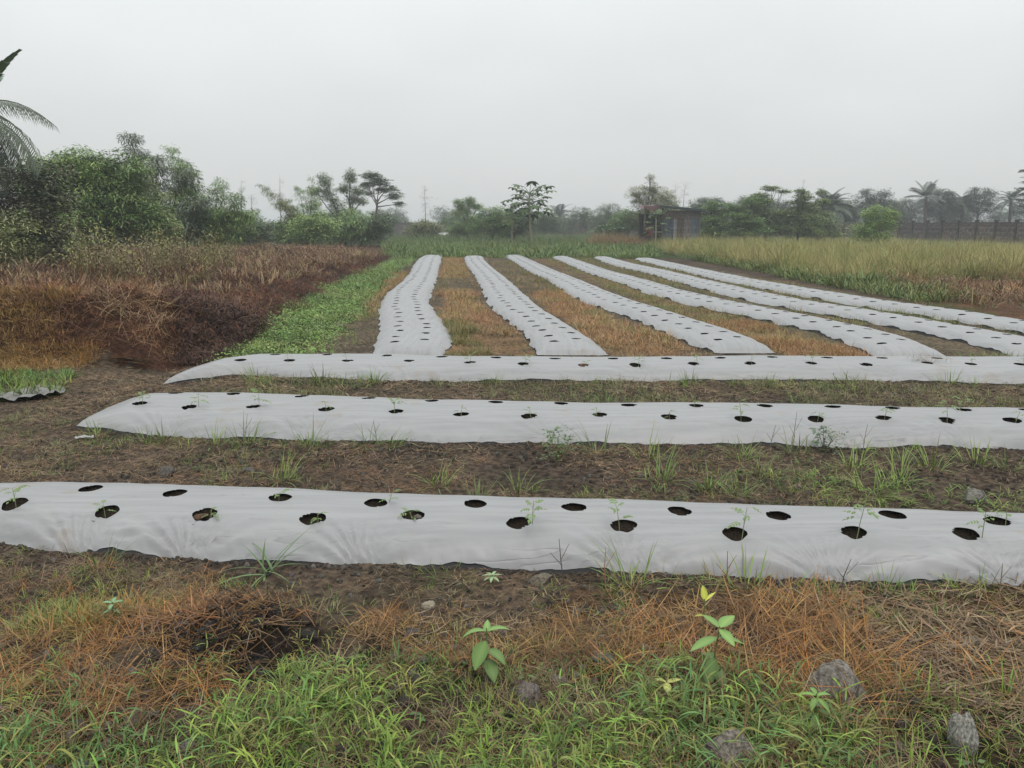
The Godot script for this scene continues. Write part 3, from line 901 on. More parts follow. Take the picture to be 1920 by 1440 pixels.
# arching stems dressed with narrow leaves
func plume(called: String, label: String, at: Vector3, stems: Array, meshes: Array, cols: Array, s0: float, s1: float, per := 26, bark := Color(0.13, 0.13, 0.06), spread := 0.35, from := 0.25, group := "trees and shrubs round the plot"):
	var t := thing(called, label, "tree", Vector3(at.x, ht(at.x, at.z), at.z), 0.0, group)
	var xf := []
	var cc := []
	for k in meshes.size():
		xf.append([]); cc.append([])
	for st in stems:   # [foot x, foot z, tip dx, tip y, tip dz, radius]
		var m := MB.new()
		var pts := []
		var rad := []
		for i in 9:
			var q := i / 8.0
			var up: float = st[3] * (q * 1.15 - 0.15 * q * q)
			pts.append(Vector3(st[0] + st[2] * pow(q, 1.9), up - 0.1, st[1] + st[4] * pow(q, 1.9)))
			rad.append(st[5] * (1.05 - q))
		m.tube(pts, rad, 5, bark)
		part("stem", m.mesh(), M.wood, t)
		for i in per:
			var q := lerpf(from, 1.0, pow(rng.randf(), 0.8))
			var f := q * 8.0
			var i0 := int(min(f, 7))
			var p: Vector3 = pts[i0].lerp(pts[i0 + 1], f - i0)
			var w: float = spread * (1.15 - 0.75 * q)
			p += Vector3(rng.randfn() * w, rng.randfn() * w * 0.5 - w * 0.3, rng.randfn() * w)
			if p.y < 0.05: continue
			var k := rng.randi() % meshes.size()
			var s := r(s0, s1) * (1.1 - 0.45 * q)
			xf[k].append(Transform3D(Basis(Vector3.UP, r(0, TAU)).scaled(Vector3(s, s, s)), p))
			cc[k].append(tint(pick(cols), 0.22))
	for k in meshes.size():
		if xf[k].size(): many("foliage", meshes[k], M.leaf, xf[k], cc[k], t).set_meta("kind", "stuff")
	return t
func palm(called: String, label: String, at: Vector3, trunk_h: float, trunk_r: float, frond: ArrayMesh, n: int, col: Color, scale_: float, el0 := -0.5, el1 := 1.2, turn0 := 0.0, fixed := [], bark := Color(0.10, 0.085, 0.07), group := "palms round the plot"):
	var t := thing(called, label, "palm", Vector3(at.x, ht(at.x, at.z), at.z), turn0, group)
	var m := MB.new()
	var pts := []
	var rad := []
	for i in 8:
		pts.append(Vector3(0.1 * sin(i * 0.6), -0.1 + (trunk_h + 0.1) * i / 7.0, 0.06 * cos(i * 0.7))); rad.append(trunk_r * (1.15 - 0.25 * i / 7.0))
	m.tube(pts, rad, 8, bark)
	part("trunk", m.mesh(), M.wood, t)
	var fm := leafy(0.5, 0.3)
	fm.albedo_color = lin(col)
	for i in n:
		var f := part("frond", frond, fm, t)
		var e := lerpf(el1, el0, float(i) / (n - 1))
		f.position = pts[-1]
		if i < fixed.size():
			f.transform.basis = (Basis(Vector3.UP, fixed[i][0]) * Basis(Vector3(0, 0, 1), fixed[i][1])).scaled(Vector3.ONE * scale_ * fixed[i][2])
			continue
		f.transform.basis = (Basis(Vector3.UP, i * 2.4 + r(-0.2, 0.2)) * Basis(Vector3(0, 0, 1), e + r(-0.1, 0.1)) * Basis(Vector3(1, 0, 0), r(-0.3, 0.3))).scaled(Vector3.ONE * scale_ * r(0.85, 1.1))
	return t
func tone(a: Color, b: Color) -> Array: return [a, b, a.lerp(b, 0.5)]
func build_trees():
	var G := tone(Color(0.150, 0.237, 0.075), Color(0.213, 0.300, 0.106))      # mid green
	var L := tone(Color(0.213, 0.325, 0.094), Color(0.288, 0.388, 0.125))        # light green
	var D := tone(Color(0.094, 0.144, 0.069), Color(0.131, 0.181, 0.088))    # dark green
	var O := tone(Color(0.200, 0.231, 0.094), Color(0.263, 0.269, 0.125))       # olive
	var frond_a := palm_frond(3.2, 0.8, 40, 0.036, 1.3)
	var frond_b := palm_frond(3.4, 0.45, 30, 0.07, 0.5)
	var frond_c := palm_frond(3.0, 0.9, 26, 0.08, 0.35)
	# --- by the bank
	palm("coconut_palm", "coconut palm with drooping ragged fronds at the edge of the bank", Vector3(-13.15, 0, -20.0), 3.75, 0.17, frond_a, 15, Color(0.085, 0.11, 0.07), 0.7, -1.2, 0.3, 0.0, [[0.1, 0.12, 0.95], [-0.15, -0.35, 1.12], [0.2, -0.95, 1.0], [-0.4, -1.25, 1.0], [0.6, -0.7, 0.9], [2.6, 0.1, 1.0], [3.4, -0.3, 1.0]])
	var bp := thing("banana_plant", "tall banana plant with upright broad leaves behind the coconut palm", "banana plant", Vector3(-14.0, ht(-14.0, -21.0), -21.0))
	var m := MB.new()
	limb(m, Vector3(0, -0.1, 0), Vector3(0.05, 3.4, 0), 0.16, 0.09, 0.0, Color(0.12, 0.14, 0.06))
	part("stem", m.mesh(), M.wood, bp)
	var bl := banana_leaf(2.6, 0.62, 0.35, false)
	var bm := leafy(0.4, 0.4)
	bm.albedo_color = lin(Color(0.05, 0.10, 0.045))
	for i in 7:
		var f := part("leaf", bl, bm, bp)
		f.position = Vector3(0.05, 3.35, 0)
		f.transform.basis = Basis(Vector3.UP, [0.15, 1.6, 2.9, 4.1, 4.6, 2.2, 3.5][i]) * Basis(Vector3(0, 0, 1), [0.78, 0.6, 0.5, 0.75, 0.3, 0.2, 0.1][i])
	tree("dark_shrub", "dark tangled shrub under the coconut palm", Vector3(-12.6, 0, -20.8), 0.10, [[-0.8, 1.5, 0, 1.3, 1.3, 1.2, 190], [0.5, 0.9, 0.3, 1.0, 0.9, 1.0, 150], [0.4, 2.0, -0.4, 0.8, 0.7, 0.8, 80]], LM.round, tone(Color(0.075, 0.100, 0.056), Color(0.125, 0.106, 0.075)), 0.5, 0.9)
	tree("low_shrub", "low olive shrub at the foot of the coconut palm", Vector3(-12.2, 0, -19.0), 0.05, [[0, 0.7, 0, 1.1, 0.8, 0.8, 150], [-1.3, 0.6, 0.2, 0.9, 0.7, 0.8, 110]], LM.bamboo + LM.round, O, 0.4, 0.65)
	var low: Node3D = tree("leafy_tree", "light green bushy tree beside the coconut palm", Vector3(-16.5, 0, -29.5), 0.14, [[-0.6, 3.1, 0, 1.2, 1.0, 1.0, 170], [0.7, 3.5, -0.3, 1.0, 0.85, 1.0, 140], [0.1, 2.0, 0.4, 1.5, 1.1, 1.2, 210], [-0.5, 0.9, 0.5, 1.5, 0.9, 1.1, 170]], LM.round + LM.bamboo, L, 0.6, 1.0)
	low.scale = Vector3(1, 0.86, 1)
	low = tree("leafy_tree", "broad mid green tree with feathery foliage behind the brown bank", Vector3(-15.4, 0, -30.5), 0.16, [[-0.7, 3.7, 0, 1.1, 0.8, 1.0, 150], [0.6, 3.4, 0, 1.2, 0.95, 1.1, 190], [0.0, 2.4, 0.5, 1.6, 1.1, 1.2, 240], [1.2, 1.6, 0.3, 1.2, 1.1, 1.1, 180], [-0.8, 1.2, 0.6, 1.3, 0.9, 1.1, 160]], LM.bamboo + LM.round, G, 0.6, 1.05)
	low.scale = Vector3(1, 0.86, 1)
	low = tree("leafy_tree", "yellow green tree with hanging leaves beside the tall dark feathery tree", Vector3(-14.3, 0, -31.5), 0.12, [[0, 2.2, 0, 0.9, 1.2, 0.9, 150], [0.3, 1.2, 0.3, 1.1, 0.9, 1.0, 140], [-0.9, 1.6, 0.3, 0.8, 1.2, 0.8, 110]], LM.bamboo + LM.round, tone(L[0], O[1]), 0.6, 1.0)
	low.scale = Vector3(1, 0.88, 1)
	low = plume("feathery_tree", "tall dark grey-green feathery tree rising behind the light green trees", Vector3(-16.3, 0, -36.0), [[0, 0, -0.45, 5.7, 0, 0.10], [-0.2, 0.2, -0.1, 5.0, 0, 0.08], [0.4, 0.2, 0.5, 4.8, 0.2, 0.08], [0.9, 0, 1.1, 4.1, 0.1, 0.07], [-0.3, 0.3, -0.4, 3.6, 0.4, 0.06], [1.4, 0.3, 1.5, 2.7, 0.4, 0.06]], LM.bamboo, tone(Color(0.112, 0.156, 0.094), Color(0.163, 0.194, 0.119)), 0.9, 1.45, 85, Color(0.09, 0.08, 0.06), 0.5, 0.12)
	low.scale = Vector3(1, 0.92, 1)
	plume("bamboo_clump", "leaning bamboo clump with its tip bent over beside the dark feathery tree", Vector3(-14.3, 0, -37.0), [[0, 0, -1.2, 4.8, 0, 0.06], [0.3, 0.2, -0.7, 4.1, 0.2, 0.05], [0.6, 0, 0.4, 3.4, 0.1, 0.05], [0.9, 0.3, 1.1, 2.7, 0.3, 0.05], [0.2, 0.5, -0.9, 3.0, 0.5, 0.05], [1.1, 0.2, 1.4, 2.0, 0.2, 0.04]], LM.bamboo, G, 0.8, 1.35, 75, Color(0.16, 0.17, 0.08), 0.42, 0.1)
	plume("bamboo_sapling", "thin bamboo stems with pale leaves at the foot of the leafy trees", Vector3(-14.9, 0, -25.8), [[0, 0, 0.3, 2.1, 0, 0.03], [0.4, 0.1, 0.5, 1.6, 0.1, 0.03], [-0.4, 0, -0.3, 1.7, 0, 0.03]], LM.bamboo, L, 0.6, 0.9, 22, Color(0.22, 0.22, 0.13), 0.25, 0.3)
	# --- the hedge that closes the field beyond the bank
	var hx := -23.5
	var hk := 0
	for h in [[-22.6, -52, 2.3, 1.9], [-20.3, -50, 2.1, 1.7], [-18.4, -53, 2.5, 1.9], [-16.4, -50, 1.9, 1.7], [-14.6, -54, 2.2, 1.6], [-12.9, -52, 2.2, 1.6], [-11.4, -55, 2.6, 1.6], [-9.9, -56, 2.2, 1.4]]:
		tree("hedge_shrub", ["rounded green shrub in the hedge below the bare saplings", "light green feathery shrub in the hedge beside the bare saplings", "tall rounded shrub in the hedge behind the flowering bank weeds", "dark low shrub in the hedge before the leaning bamboo", "green feathery shrub at the foot of the upright bamboo", "light green rounded shrub under the clumpy leaning tree", "tall green feathery shrub under the upright clumpy tree", "dark rounded shrub at the end of the hedge below the umbrella tree"][hk], Vector3(h[0], 0, h[1]), 0.06, [[-0.5, h[2] * 0.42, 0, h[3] * 0.75, h[2] * 0.45, 1.0, 120], [0.6, h[2] * 0.55, 0.2, h[3] * 0.7, h[2] * 0.42, 1.0, 120]], LM.round if hk % 2 else LM.bamboo, [G, L, G, D][hk % 4], 0.7, 1.2, 0.4, Color(0.1, 0.08, 0.06), "shrubs in the hedge beyond the brown field")
		hk += 1
	plume("bamboo_clump", "pale feathery bamboo leaning out over the hedge", Vector3(-14.4, 0, -54.0), [[0, 0, -2.5, 4.2, 0, 0.05], [0.2, 0.2, -1.6, 3.7, 0, 0.05], [0, 0.4, -0.9, 3.2, 0.2, 0.05]], LM.bamboo, tone(O[0], Color(0.17, 0.18, 0.09)), 0.7, 1.1, 40, Color(0.17, 0.17, 0.09), 0.3, 0.4)
	plume("bamboo_clump", "upright green bamboo beside the leaning bamboo in the hedge", Vector3(-14.0, 0, -55.0), [[0.2, 0, 0.3, 4.7, 0, 0.05], [0, 0.2, -0.5, 4.1, 0, 0.05], [-0.1, 0.3, -0.9, 3.2, 0.2, 0.05], [0.4, 0.2, 0.4, 3.4, 0, 0.05]], LM.bamboo, G, 0.7, 1.1, 36, Color(0.15, 0.15, 0.08), 0.3, 0.25)
	for w in [[-21.4, -60, 4.4, 0.25, "thin wispy sapling with a dark leafy knot above the hedge"], [-20.2, -60, 4.9, 0.16, "bare thin pole-like sapling above the hedge"], [-19.7, -61, 3.9, 0.25, "short wispy sapling beside the bare pole-like sapling"], [-23.0, -80, 6.6, 0.28, "tall slender wispy sapling behind the leaning bamboo"], [-8.05, -75, 5.2, 0.5, "slender pale casuarina standing alone over the bushes"], [17.0, -85, 6.0, 0.55, "pointed casuarina top behind the tin shed"], [18.2, -86, 6.2, 0.5, "second pointed casuarina behind the tin shed"], [39.4, -110, 7.8, 0.22, "thin bare sapling pole beside the oil palm"]]:
		plume("wispy_sapling", w[4], Vector3(w[0], 0, w[1]), [[0, 0, r(-0.2, 0.3), w[2], 0, 0.05 if w[3] > 0.3 else 0.065]], LM.wisp, tone(Color(0.125, 0.138, 0.075), Color(0.175, 0.175, 0.112)), 0.7, 1.2, int(90 * w[3]), Color(0.12, 0.11, 0.09), w[3], 0.3)
	# --- leafy trees standing over the hedge
	tree("clumpy_tree", "tree with round dark leaf clumps leaning over the hedge", Vector3(-12.9, 0, -60), 0.11, [[-0.9, 4.7, 0, 0.5, 0.65, 0.5, 44], [-1.6, 3.9, 0.2, 0.55, 0.45, 0.5, 40], [-0.8, 3.8, -0.2, 0.6, 0.5, 0.5, 40], [-0.2, 3.1, 0, 0.6, 0.5, 0.5, 36], [0.2, 2.4, 0.2, 0.4, 0.5, 0.4, 20], [-1.2, 2.2, 0.2, 0.8, 0.2, 0.5, 22]], LM.round, tone(Color(0.125, 0.188, 0.069), Color(0.163, 0.225, 0.088)), 0.55, 0.9, 0.4)
	tree("clumpy_tree", "upright tree with dark leaf clumps, taller of the hedge pair", Vector3(-12.2, 0, -61), 0.12, [[0.1, 5.0, 0, 0.45, 0.65, 0.45, 44], [-0.4, 4.2, 0.2, 0.5, 0.4, 0.4, 32], [0.6, 4.0, 0, 0.55, 0.4, 0.5, 36], [0.1, 3.4, -0.2, 0.5, 0.5, 0.5, 34], [0.9, 3.3, 0, 0.35, 0.3, 0.4, 20], [0.2, 2.3, 0, 0.45, 0.6, 0.4, 34]], LM.round, tone(Color(0.125, 0.188, 0.069), Color(0.175, 0.237, 0.088)), 0.55, 0.9, 0.5)
	tree("umbrella_tree", "slender umbrella-shaped tree with layered crown drooping to one side", Vector3(-12.0, 0, -72), 0.12, [[-0.4, 5.7, 0, 0.9, 0.42, 0.8, 56], [0.4, 5.2, 0, 0.9, 0.36, 0.8, 48], [-0.9, 4.9, 0.2, 0.6, 0.34, 0.6, 34], [1.1, 4.6, 0, 0.8, 0.36, 0.7, 44], [1.6, 4.0, 0, 0.7, 0.34, 0.6, 38], [2.0, 3.3, 0.1, 0.45, 0.2, 0.4, 18], [-0.6, 4.2, 0, 0.5, 0.2, 0.5, 16], [0.2, 4.5, -0.2, 0.7, 0.2, 0.6, 20]], [LM.layer[0], LM.round[0], LM.round[1]], tone(Color(0.100, 0.138, 0.081), Color(0.138, 0.175, 0.094)), 0.6, 0.95, 0.62)
	# --- middle distance
	for h in [[-15.0, -90, 3.2, 2.2, D, "dark bush by the far wall beyond the hedge"], [-5.0, -84, 2.2, 1.6, D, "low dark bush beside the lone casuarina"], [-8.6, -78, 1.9, 1.6, O, "olive bush at the foot of the lone casuarina"], [-6.6, -100, 3.4, 2.4, G, "hazy bush behind the lone casuarina"], [-1.6, -68, 3.1, 1.8, G, "dense dark green bush between the round tree and the papaya"], [0.2, -70, 3.0, 1.7, D, "dense blue-green bush behind the papaya trunk"], [4.0, -100, 2.9, 1.8, D, "hazy dark bush behind the papaya tree"], [9.6, -112, 4.0, 3.0, D, "wide hazy dark bush above the far wall"], [12.6, -105, 4.3, 2.4, D, "tall hazy bush above the far wall"], [6.8, -122, 2.6, 1.6, D, "small hazy bush at the far wall"], [11.0, -76, 3.0, 1.9, G, "grey-green bush next to the tin shed"]]:
		tree("field_bush", h[5], Vector3(h[0], 0, h[1]), 0.07, [[-h[3] * 0.45, h[2] * 0.45, 0, h[3] * 0.7, h[2] * 0.46, 1.2, 130], [h[3] * 0.45, h[2] * 0.55, 0.2, h[3] * 0.65, h[2] * 0.42, 1.2, 130], [0, h[2] * 0.75, -0.3, h[3] * 0.5, h[2] * 0.25, 1.0, 60]], LM.round, h[4], 0.7, 1.2, 0.35)
	tree("round_tree", "small tree with rounded dark leaf clumps beside the dense bushes", Vector3(-3.9, 0, -70), 0.11, [[-0.7, 3.3, 0, 0.5, 0.4, 0.5, 40], [0.2, 3.5, 0, 0.5, 0.45, 0.5, 42], [0.9, 3.0, 0.1, 0.5, 0.35, 0.5, 36], [-0.2, 2.7, 0.2, 0.8, 0.4, 0.6, 50], [0.4, 1.4, 0.2, 1.0, 0.9, 0.8, 90], [-0.9, 1.1, 0.2, 0.8, 0.7, 0.7, 70]], LM.round, G, 0.6, 0.95, 0.4)
	# papaya
	var pa := thing("papaya_tree", "papaya tree with pale leaning trunk and umbrella of lobed leaves", "tree", Vector3(1.48, ht(1.48, -58), -58), 0.0, "trees and shrubs round the plot")
	m = MB.new()
	m.tube([Vector3(0.02, -0.1, 0), Vector3(-0.1, 0.8, 0), Vector3(-0.2, 1.8, 0), Vector3(-0.24, 2.8, 0), Vector3(-0.22, 3.7, 0)], [0.10, 0.085, 0.08, 0.07, 0.05], 8, Color(0.30, 0.28, 0.19))
	part("trunk", m.mesh(), M.wood, pa)
	var pm := leafy(0.5, 0.35)
	pm.albedo_color = lin(Color(0.07, 0.11, 0.04))
	var pl := [papaya_leaf(0.55, 0.75), papaya_leaf(0.5, 1.05), papaya_leaf(0.55, 1.35)]
	for i in 34:
		var f := part("leaf", pl[i % 3], pm, pa)
		var q := i / 33.0
		f.position = Vector3(-0.22, lerpf(3.75, 2.75, q), 0)
		f.transform.basis = (Basis(Vector3.UP, i * 2.4) * Basis(Vector3(0, 0, 1), lerpf(0.45, -0.5, pow(q, 0.8)))).scaled(Vector3.ONE * 1.15)
	for s in [[-1.5, -0.3, 2.5], [10.2, -57.0, 2.0]]:
		var pb := thing("papaya_tree", "young papaya beside the taller papaya tree" if s[0] < 0 else "young papaya with pale green leaves under the shed roof", "tree", Vector3(1.48 + s[0], 0, -58.6) if s[0] < 0 else Vector3(s[0], 0, s[1]), 0.0, "trees and shrubs round the plot")
		m = MB.new()
		m.tube([Vector3(0, -0.1, 0), Vector3(0.03, s[2] * 0.5, 0), Vector3(0, s[2], 0)], [0.06, 0.05, 0.035], 6, Color(0.28, 0.27, 0.18))
		part("trunk", m.mesh(), M.wood, pb)
		for i in 12:
			var f := part("leaf", pl[i % 3], pm, pb)
			f.position = Vector3(0, s[2] - 0.06 * i, 0)
			f.transform.basis = (Basis(Vector3.UP, i * 2.4 + 1) * Basis(Vector3(0, 0, 1), lerpf(0.8, -0.5, i / 11.0))).scaled(Vector3.ONE * 0.75)
	# light green banana-like clump left of the shed
	var bq := thing("banana_plant", "low clump of pale green banana leaves before the far wall", "banana plant", Vector3(8.6, 0, -74), 0.0)
	m = MB.new()
	limb(m, Vector3(0, -0.1, 0), Vector3(0.05, 1.2, 0), 0.12, 0.07, 0.0, Color(0.16, 0.18, 0.08))
	part("stem", m.mesh(), M.wood, bq)
	var bl2 := banana_leaf(1.9, 0.5, 0.75, true)
	var bm2 := leafy(0.5, 0.4)
	bm2.albedo_color = lin(Color(0.10, 0.17, 0.06))
	for i in 14:
		var f := part("leaf", bl2, bm2, bq)
		f.position = Vector3(r(-0.9, 0.9), r(0.3, 1.2), r(-0.4, 0.4))
		f.transform.basis = Basis(Vector3.UP, i * 2.4) * Basis(Vector3(0, 0, 1), r(0.1, 0.8))
	# --- round the shed and on to the tall grass
	tree("olive_tree", "rounded olive tree with a sprig on top behind the tin shed", Vector3(12.6, 0, -75), 0.16, [[-0.9, 4.3, 0, 1.1, 0.9, 1.0, 80], [0.5, 4.5, 0, 0.9, 0.8, 0.9, 70], [0.0, 3.3, 0, 1.6, 0.9, 1.2, 120], [0.2, 5.7, 0, 0.3, 0.5, 0.3, 12], [0.2, 2.0, 0.3, 1.8, 1.0, 1.2, 130]], LM.round, O, 0.6, 1.0)
	tree("leafy_tree", "grey-green tree with pointed top behind the tin shed", Vector3(15.6, 0, -82), 0.14, [[0, 4.1, 0, 1.3, 1.0, 1.0, 100], [0.3, 2.8, 0, 1.8, 1.1, 1.2, 150], [1.8, 2.4, 0, 1.2, 0.9, 1.0, 90]], LM.round, O, 0.7, 1.1)
	var lt := [[16.6, -66, 3.2, 1.7, "loose tree of layered branches next to the tin shed roof"], [18.6, -64, 3.7, 2.0, "spreading tree of layered green branches beyond the tall grass"], [20.9, -66, 4.3, 2.2, "taller spreading tree of layered branches beyond the tall grass"], [23.2, -65, 4.1, 2.0, "bright green layered tree beyond the tall grass"], [25.6, -67, 3.4, 1.8, "low layered tree next to the panel wall"]]
	for q in lt:
		var lobes := []
		for k in 8:
			var yy: float = q[2] * (0.22 + 0.095 * k)
			var rr: float = q[3] * (1.0 - 0.06 * k) * r(0.7, 1.0)
			lobes.append([r(-0.5, 0.5) * q[3], yy, r(-0.4, 0.4), rr * 0.8, 0.24, rr * 0.7, 50 - k * 2])
		lobes.append([0.0, q[2] * 0.38, 0.2, q[3] * 1.1, q[2] * 0.36, 1.1, 130])
		for k in 3: lobes.append([r(-0.8, 0.8) * q[3], q[2] * r(0.92, 1.05), r(-0.3, 0.3), 0.35, 0.22, 0.35, 12])
		tree("layered_tree", q[4], Vector3(q[0], 0, q[1]), 0.12, lobes, [LM.layer[0], LM.round[0], LM.round[1]], tone(Color(0.188, 0.250, 0.094), Color(0.237, 0.294, 0.125)) if q[0] > 20 else G, 0.6, 1.0, 0.35)
	tree("wall_bush", "bright yellow-green bush standing before the panel wall", Vector3(23.4, 0, -52), 0.08, [[-0.6, 1.2, 0, 1.0, 0.8, 0.9, 90], [0.5, 1.6, 0, 1.0, 0.7, 0.9, 90], [1.1, 2.2, 0, 0.6, 0.5, 0.6, 40], [-0.2, 2.3, 0, 0.7, 0.5, 0.6, 50], [0.2, 0.7, 0.2, 1.3, 0.7, 0.9, 100]], LM.round, L, 0.5, 0.9, 0.35)
	# --- beyond the wall
	palm("oil_palm", "dense hazy oil palm rising beyond the panel wall", Vector3(37.6, 0, -95), 3.4, 0.35, frond_c, 26, Color(0.080, 0.112, 0.072), 0.95, -0.6, 1.3)
	palm("coconut_palm", "slim hazy coconut palm with upswept fronds beyond the panel wall", Vector3(55.4, 0, -108), 5.0, 0.2, frond_b, 15, Color(0.088, 0.112, 0.080), 0.85, -0.5, 1.25)
	palm("coconut_palm", "hazy palm between the broad trees beyond the panel wall", Vector3(62.5, 0, -112), 4.2, 0.2, frond_c, 18, Color(0.088, 0.112, 0.080), 0.8, -0.6, 1.2)
	palm("oil_palm", "low hazy palm behind the far wall bushes", Vector3(7.6, 0, -128), 2.6, 0.3, frond_c, 18, Color(0.080, 0.104, 0.072), 0.95, -0.6, 1.2)
	palm("coconut_palm", "hazy palm next to the pine-like tree beyond the panel wall", Vector3(70.5, 0, -114), 4.6, 0.2, frond_c, 18, Color(0.088, 0.112, 0.080), 0.85, -0.6, 1.2)
	for h in [[47.0, -105, 6.0, 3.6, "broad domed hazy tree beyond the panel wall"], [52.5, -112, 4.6, 2.6, "hazy tree at the foot of the slim coconut palm"], [58.6, -110, 6.2, 2.6, "hazy rounded tree next to the slim coconut palm"], [64.8, -112, 6.6, 3.0, "hazy broad tree with uneven top beyond the panel wall"], [69.5, -106, 6.6, 2.8, "hazy tree beside the pine-like tree"], [33.0, -100, 4.4, 2.6, "hazy tree at the foot of the oil palm"], [41.5, -102, 4.4, 2.6, "hazy low tree between the oil palm and the domed tree"], [75, -112, 6.0, 3.0, "hazy tree at the far end of the panel wall"], [44.5, -116, 4.8, 3.4, "hazy wide tree behind the domed tree beyond the panel wall"], [55.5, -122, 5.2, 3.6, "hazy wide tree filling the gap behind the slim palm"], [61.5, -124, 5.4, 3.6, "hazy wide tree behind the rounded tree beyond the wall"], [68, -124, 5.6, 3.6, "hazy wide tree behind the pine-like tree"], [27.5, -92, 4.6, 2.8, "hazy tree between the layered trees and the oil palm"], [22, -90, 4.4, 3.0, "grey-green tree filling the gap behind the layered trees"], [17.2, -72, 3.2, 2.0, "leafy tree close behind the shed wall"]]:
		tree("hazy_tree", h[4], Vector3(h[0], 0, h[1]), 0.18, [[0, h[2] * 0.8, 0, h[3] * 0.8, h[2] * 0.2, 1.6, 90], [-h[3] * 0.5, h[2] * 0.6, 0, h[3] * 0.6, h[2] * 0.22, 1.5, 90], [h[3] * 0.5, h[2] * 0.62, 0, h[3] * 0.6, h[2] * 0.22, 1.5, 90], [0, h[2] * 0.36, 0.3, h[3], h[2] * 0.3, 1.6, 130], [-h[3] * 0.3, h[2] * 0.92, 0, 0.7, 0.5, 0.7, 16], [h[3] * 0.35, h[2] * 0.9, 0, 0.6, 0.5, 0.7, 14]], LM.round, tone(Color(0.088, 0.119, 0.081), Color(0.125, 0.150, 0.100)), 0.9, 1.5, 0.5, Color(0.1, 0.08, 0.06), "hazy trees beyond the panel wall")
	var lb := []
	for k in 8: lb.append([r(-0.4, 0.4), 3.0 + k * 0.72, 0, 2.6 * (1.0 - 0.08 * k) * r(0.7, 1.0), 0.2, 1.6, 44])
	tree("pine_like_tree", "pine-like tree with flat tiers of branches beyond the panel wall", Vector3(64.2, 0, -100), 0.18, lb, LM.layer, tone(Color(0.081, 0.106, 0.081), Color(0.106, 0.131, 0.100)), 0.8, 1.2, 0.9)
	# far line of trees closing the view behind the back wall
	for i in 22:
		var x := -95.0 + i * 9.0 + r(-3, 3)
		var z := -160.0 + r(-12, 12)
		var hh := r(3.6, 5.6)
		tree("distant_tree", "distant grey tree in the tree line behind the far wall", Vector3(x, 0, z), 0.2, [[0, hh * 0.62, 0, 3.6, hh * 0.36, 2.0, 70], [r(-3, 3), hh * 0.45, 0, 3.4, hh * 0.4, 2.0, 70]], LM.round, D, 1.5, 2.4, 0.4, Color(0.1, 0.08, 0.06), "distant tree line behind the far wall")

# ---------------------------------------------------------------- small things
func rock_mesh(sd: int, c: Color, sharp := 5) -> ArrayMesh:
	var m := MB.new()
	var rg := RandomNumberGenerator.new()
	rg.seed = sd
	var planes := []
	for k in sharp:
		planes.append([Vector3(rg.randfn(), rg.randfn() * 0.7, rg.randfn()).normalized(), rg.randf_range(0.45, 0.78)])
	var g := func(i: int, j: int) -> Vector3:
		var th := TAU * i / 18.0
		var ph := PI * j / 11.0
		var d := Vector3(sin(ph) * cos(th), cos(ph), sin(ph) * sin(th))
		var p := d * (1.0 + 0.34 * nb.get_noise_3d(d.x * 75 + sd * 13, d.y * 75, d.z * 75) + 0.16 * na.get_noise_3d(d.x * 260 + sd * 7, d.y * 260, d.z * 260))
		for pl in planes:
			var e: float = p.dot(pl[0]) - pl[1]
			if e > 0: p -= pl[0] * e * 0.92
		return p
	for i in 18:
		for j in 11:
			var a: Vector3 = g.call(i, j)
			var b: Vector3 = g.call((i + 1) % 18, j)
			var d: Vector3 = g.call((i + 1) % 18, j + 1)
			var e: Vector3 = g.call(i, j + 1)
			if j > 0: m.flat_tri(a, b, d, a + b + d, c)
			if j < 10: m.flat_tri(a, d, e, a + d + e, c)
	return m.mesh()
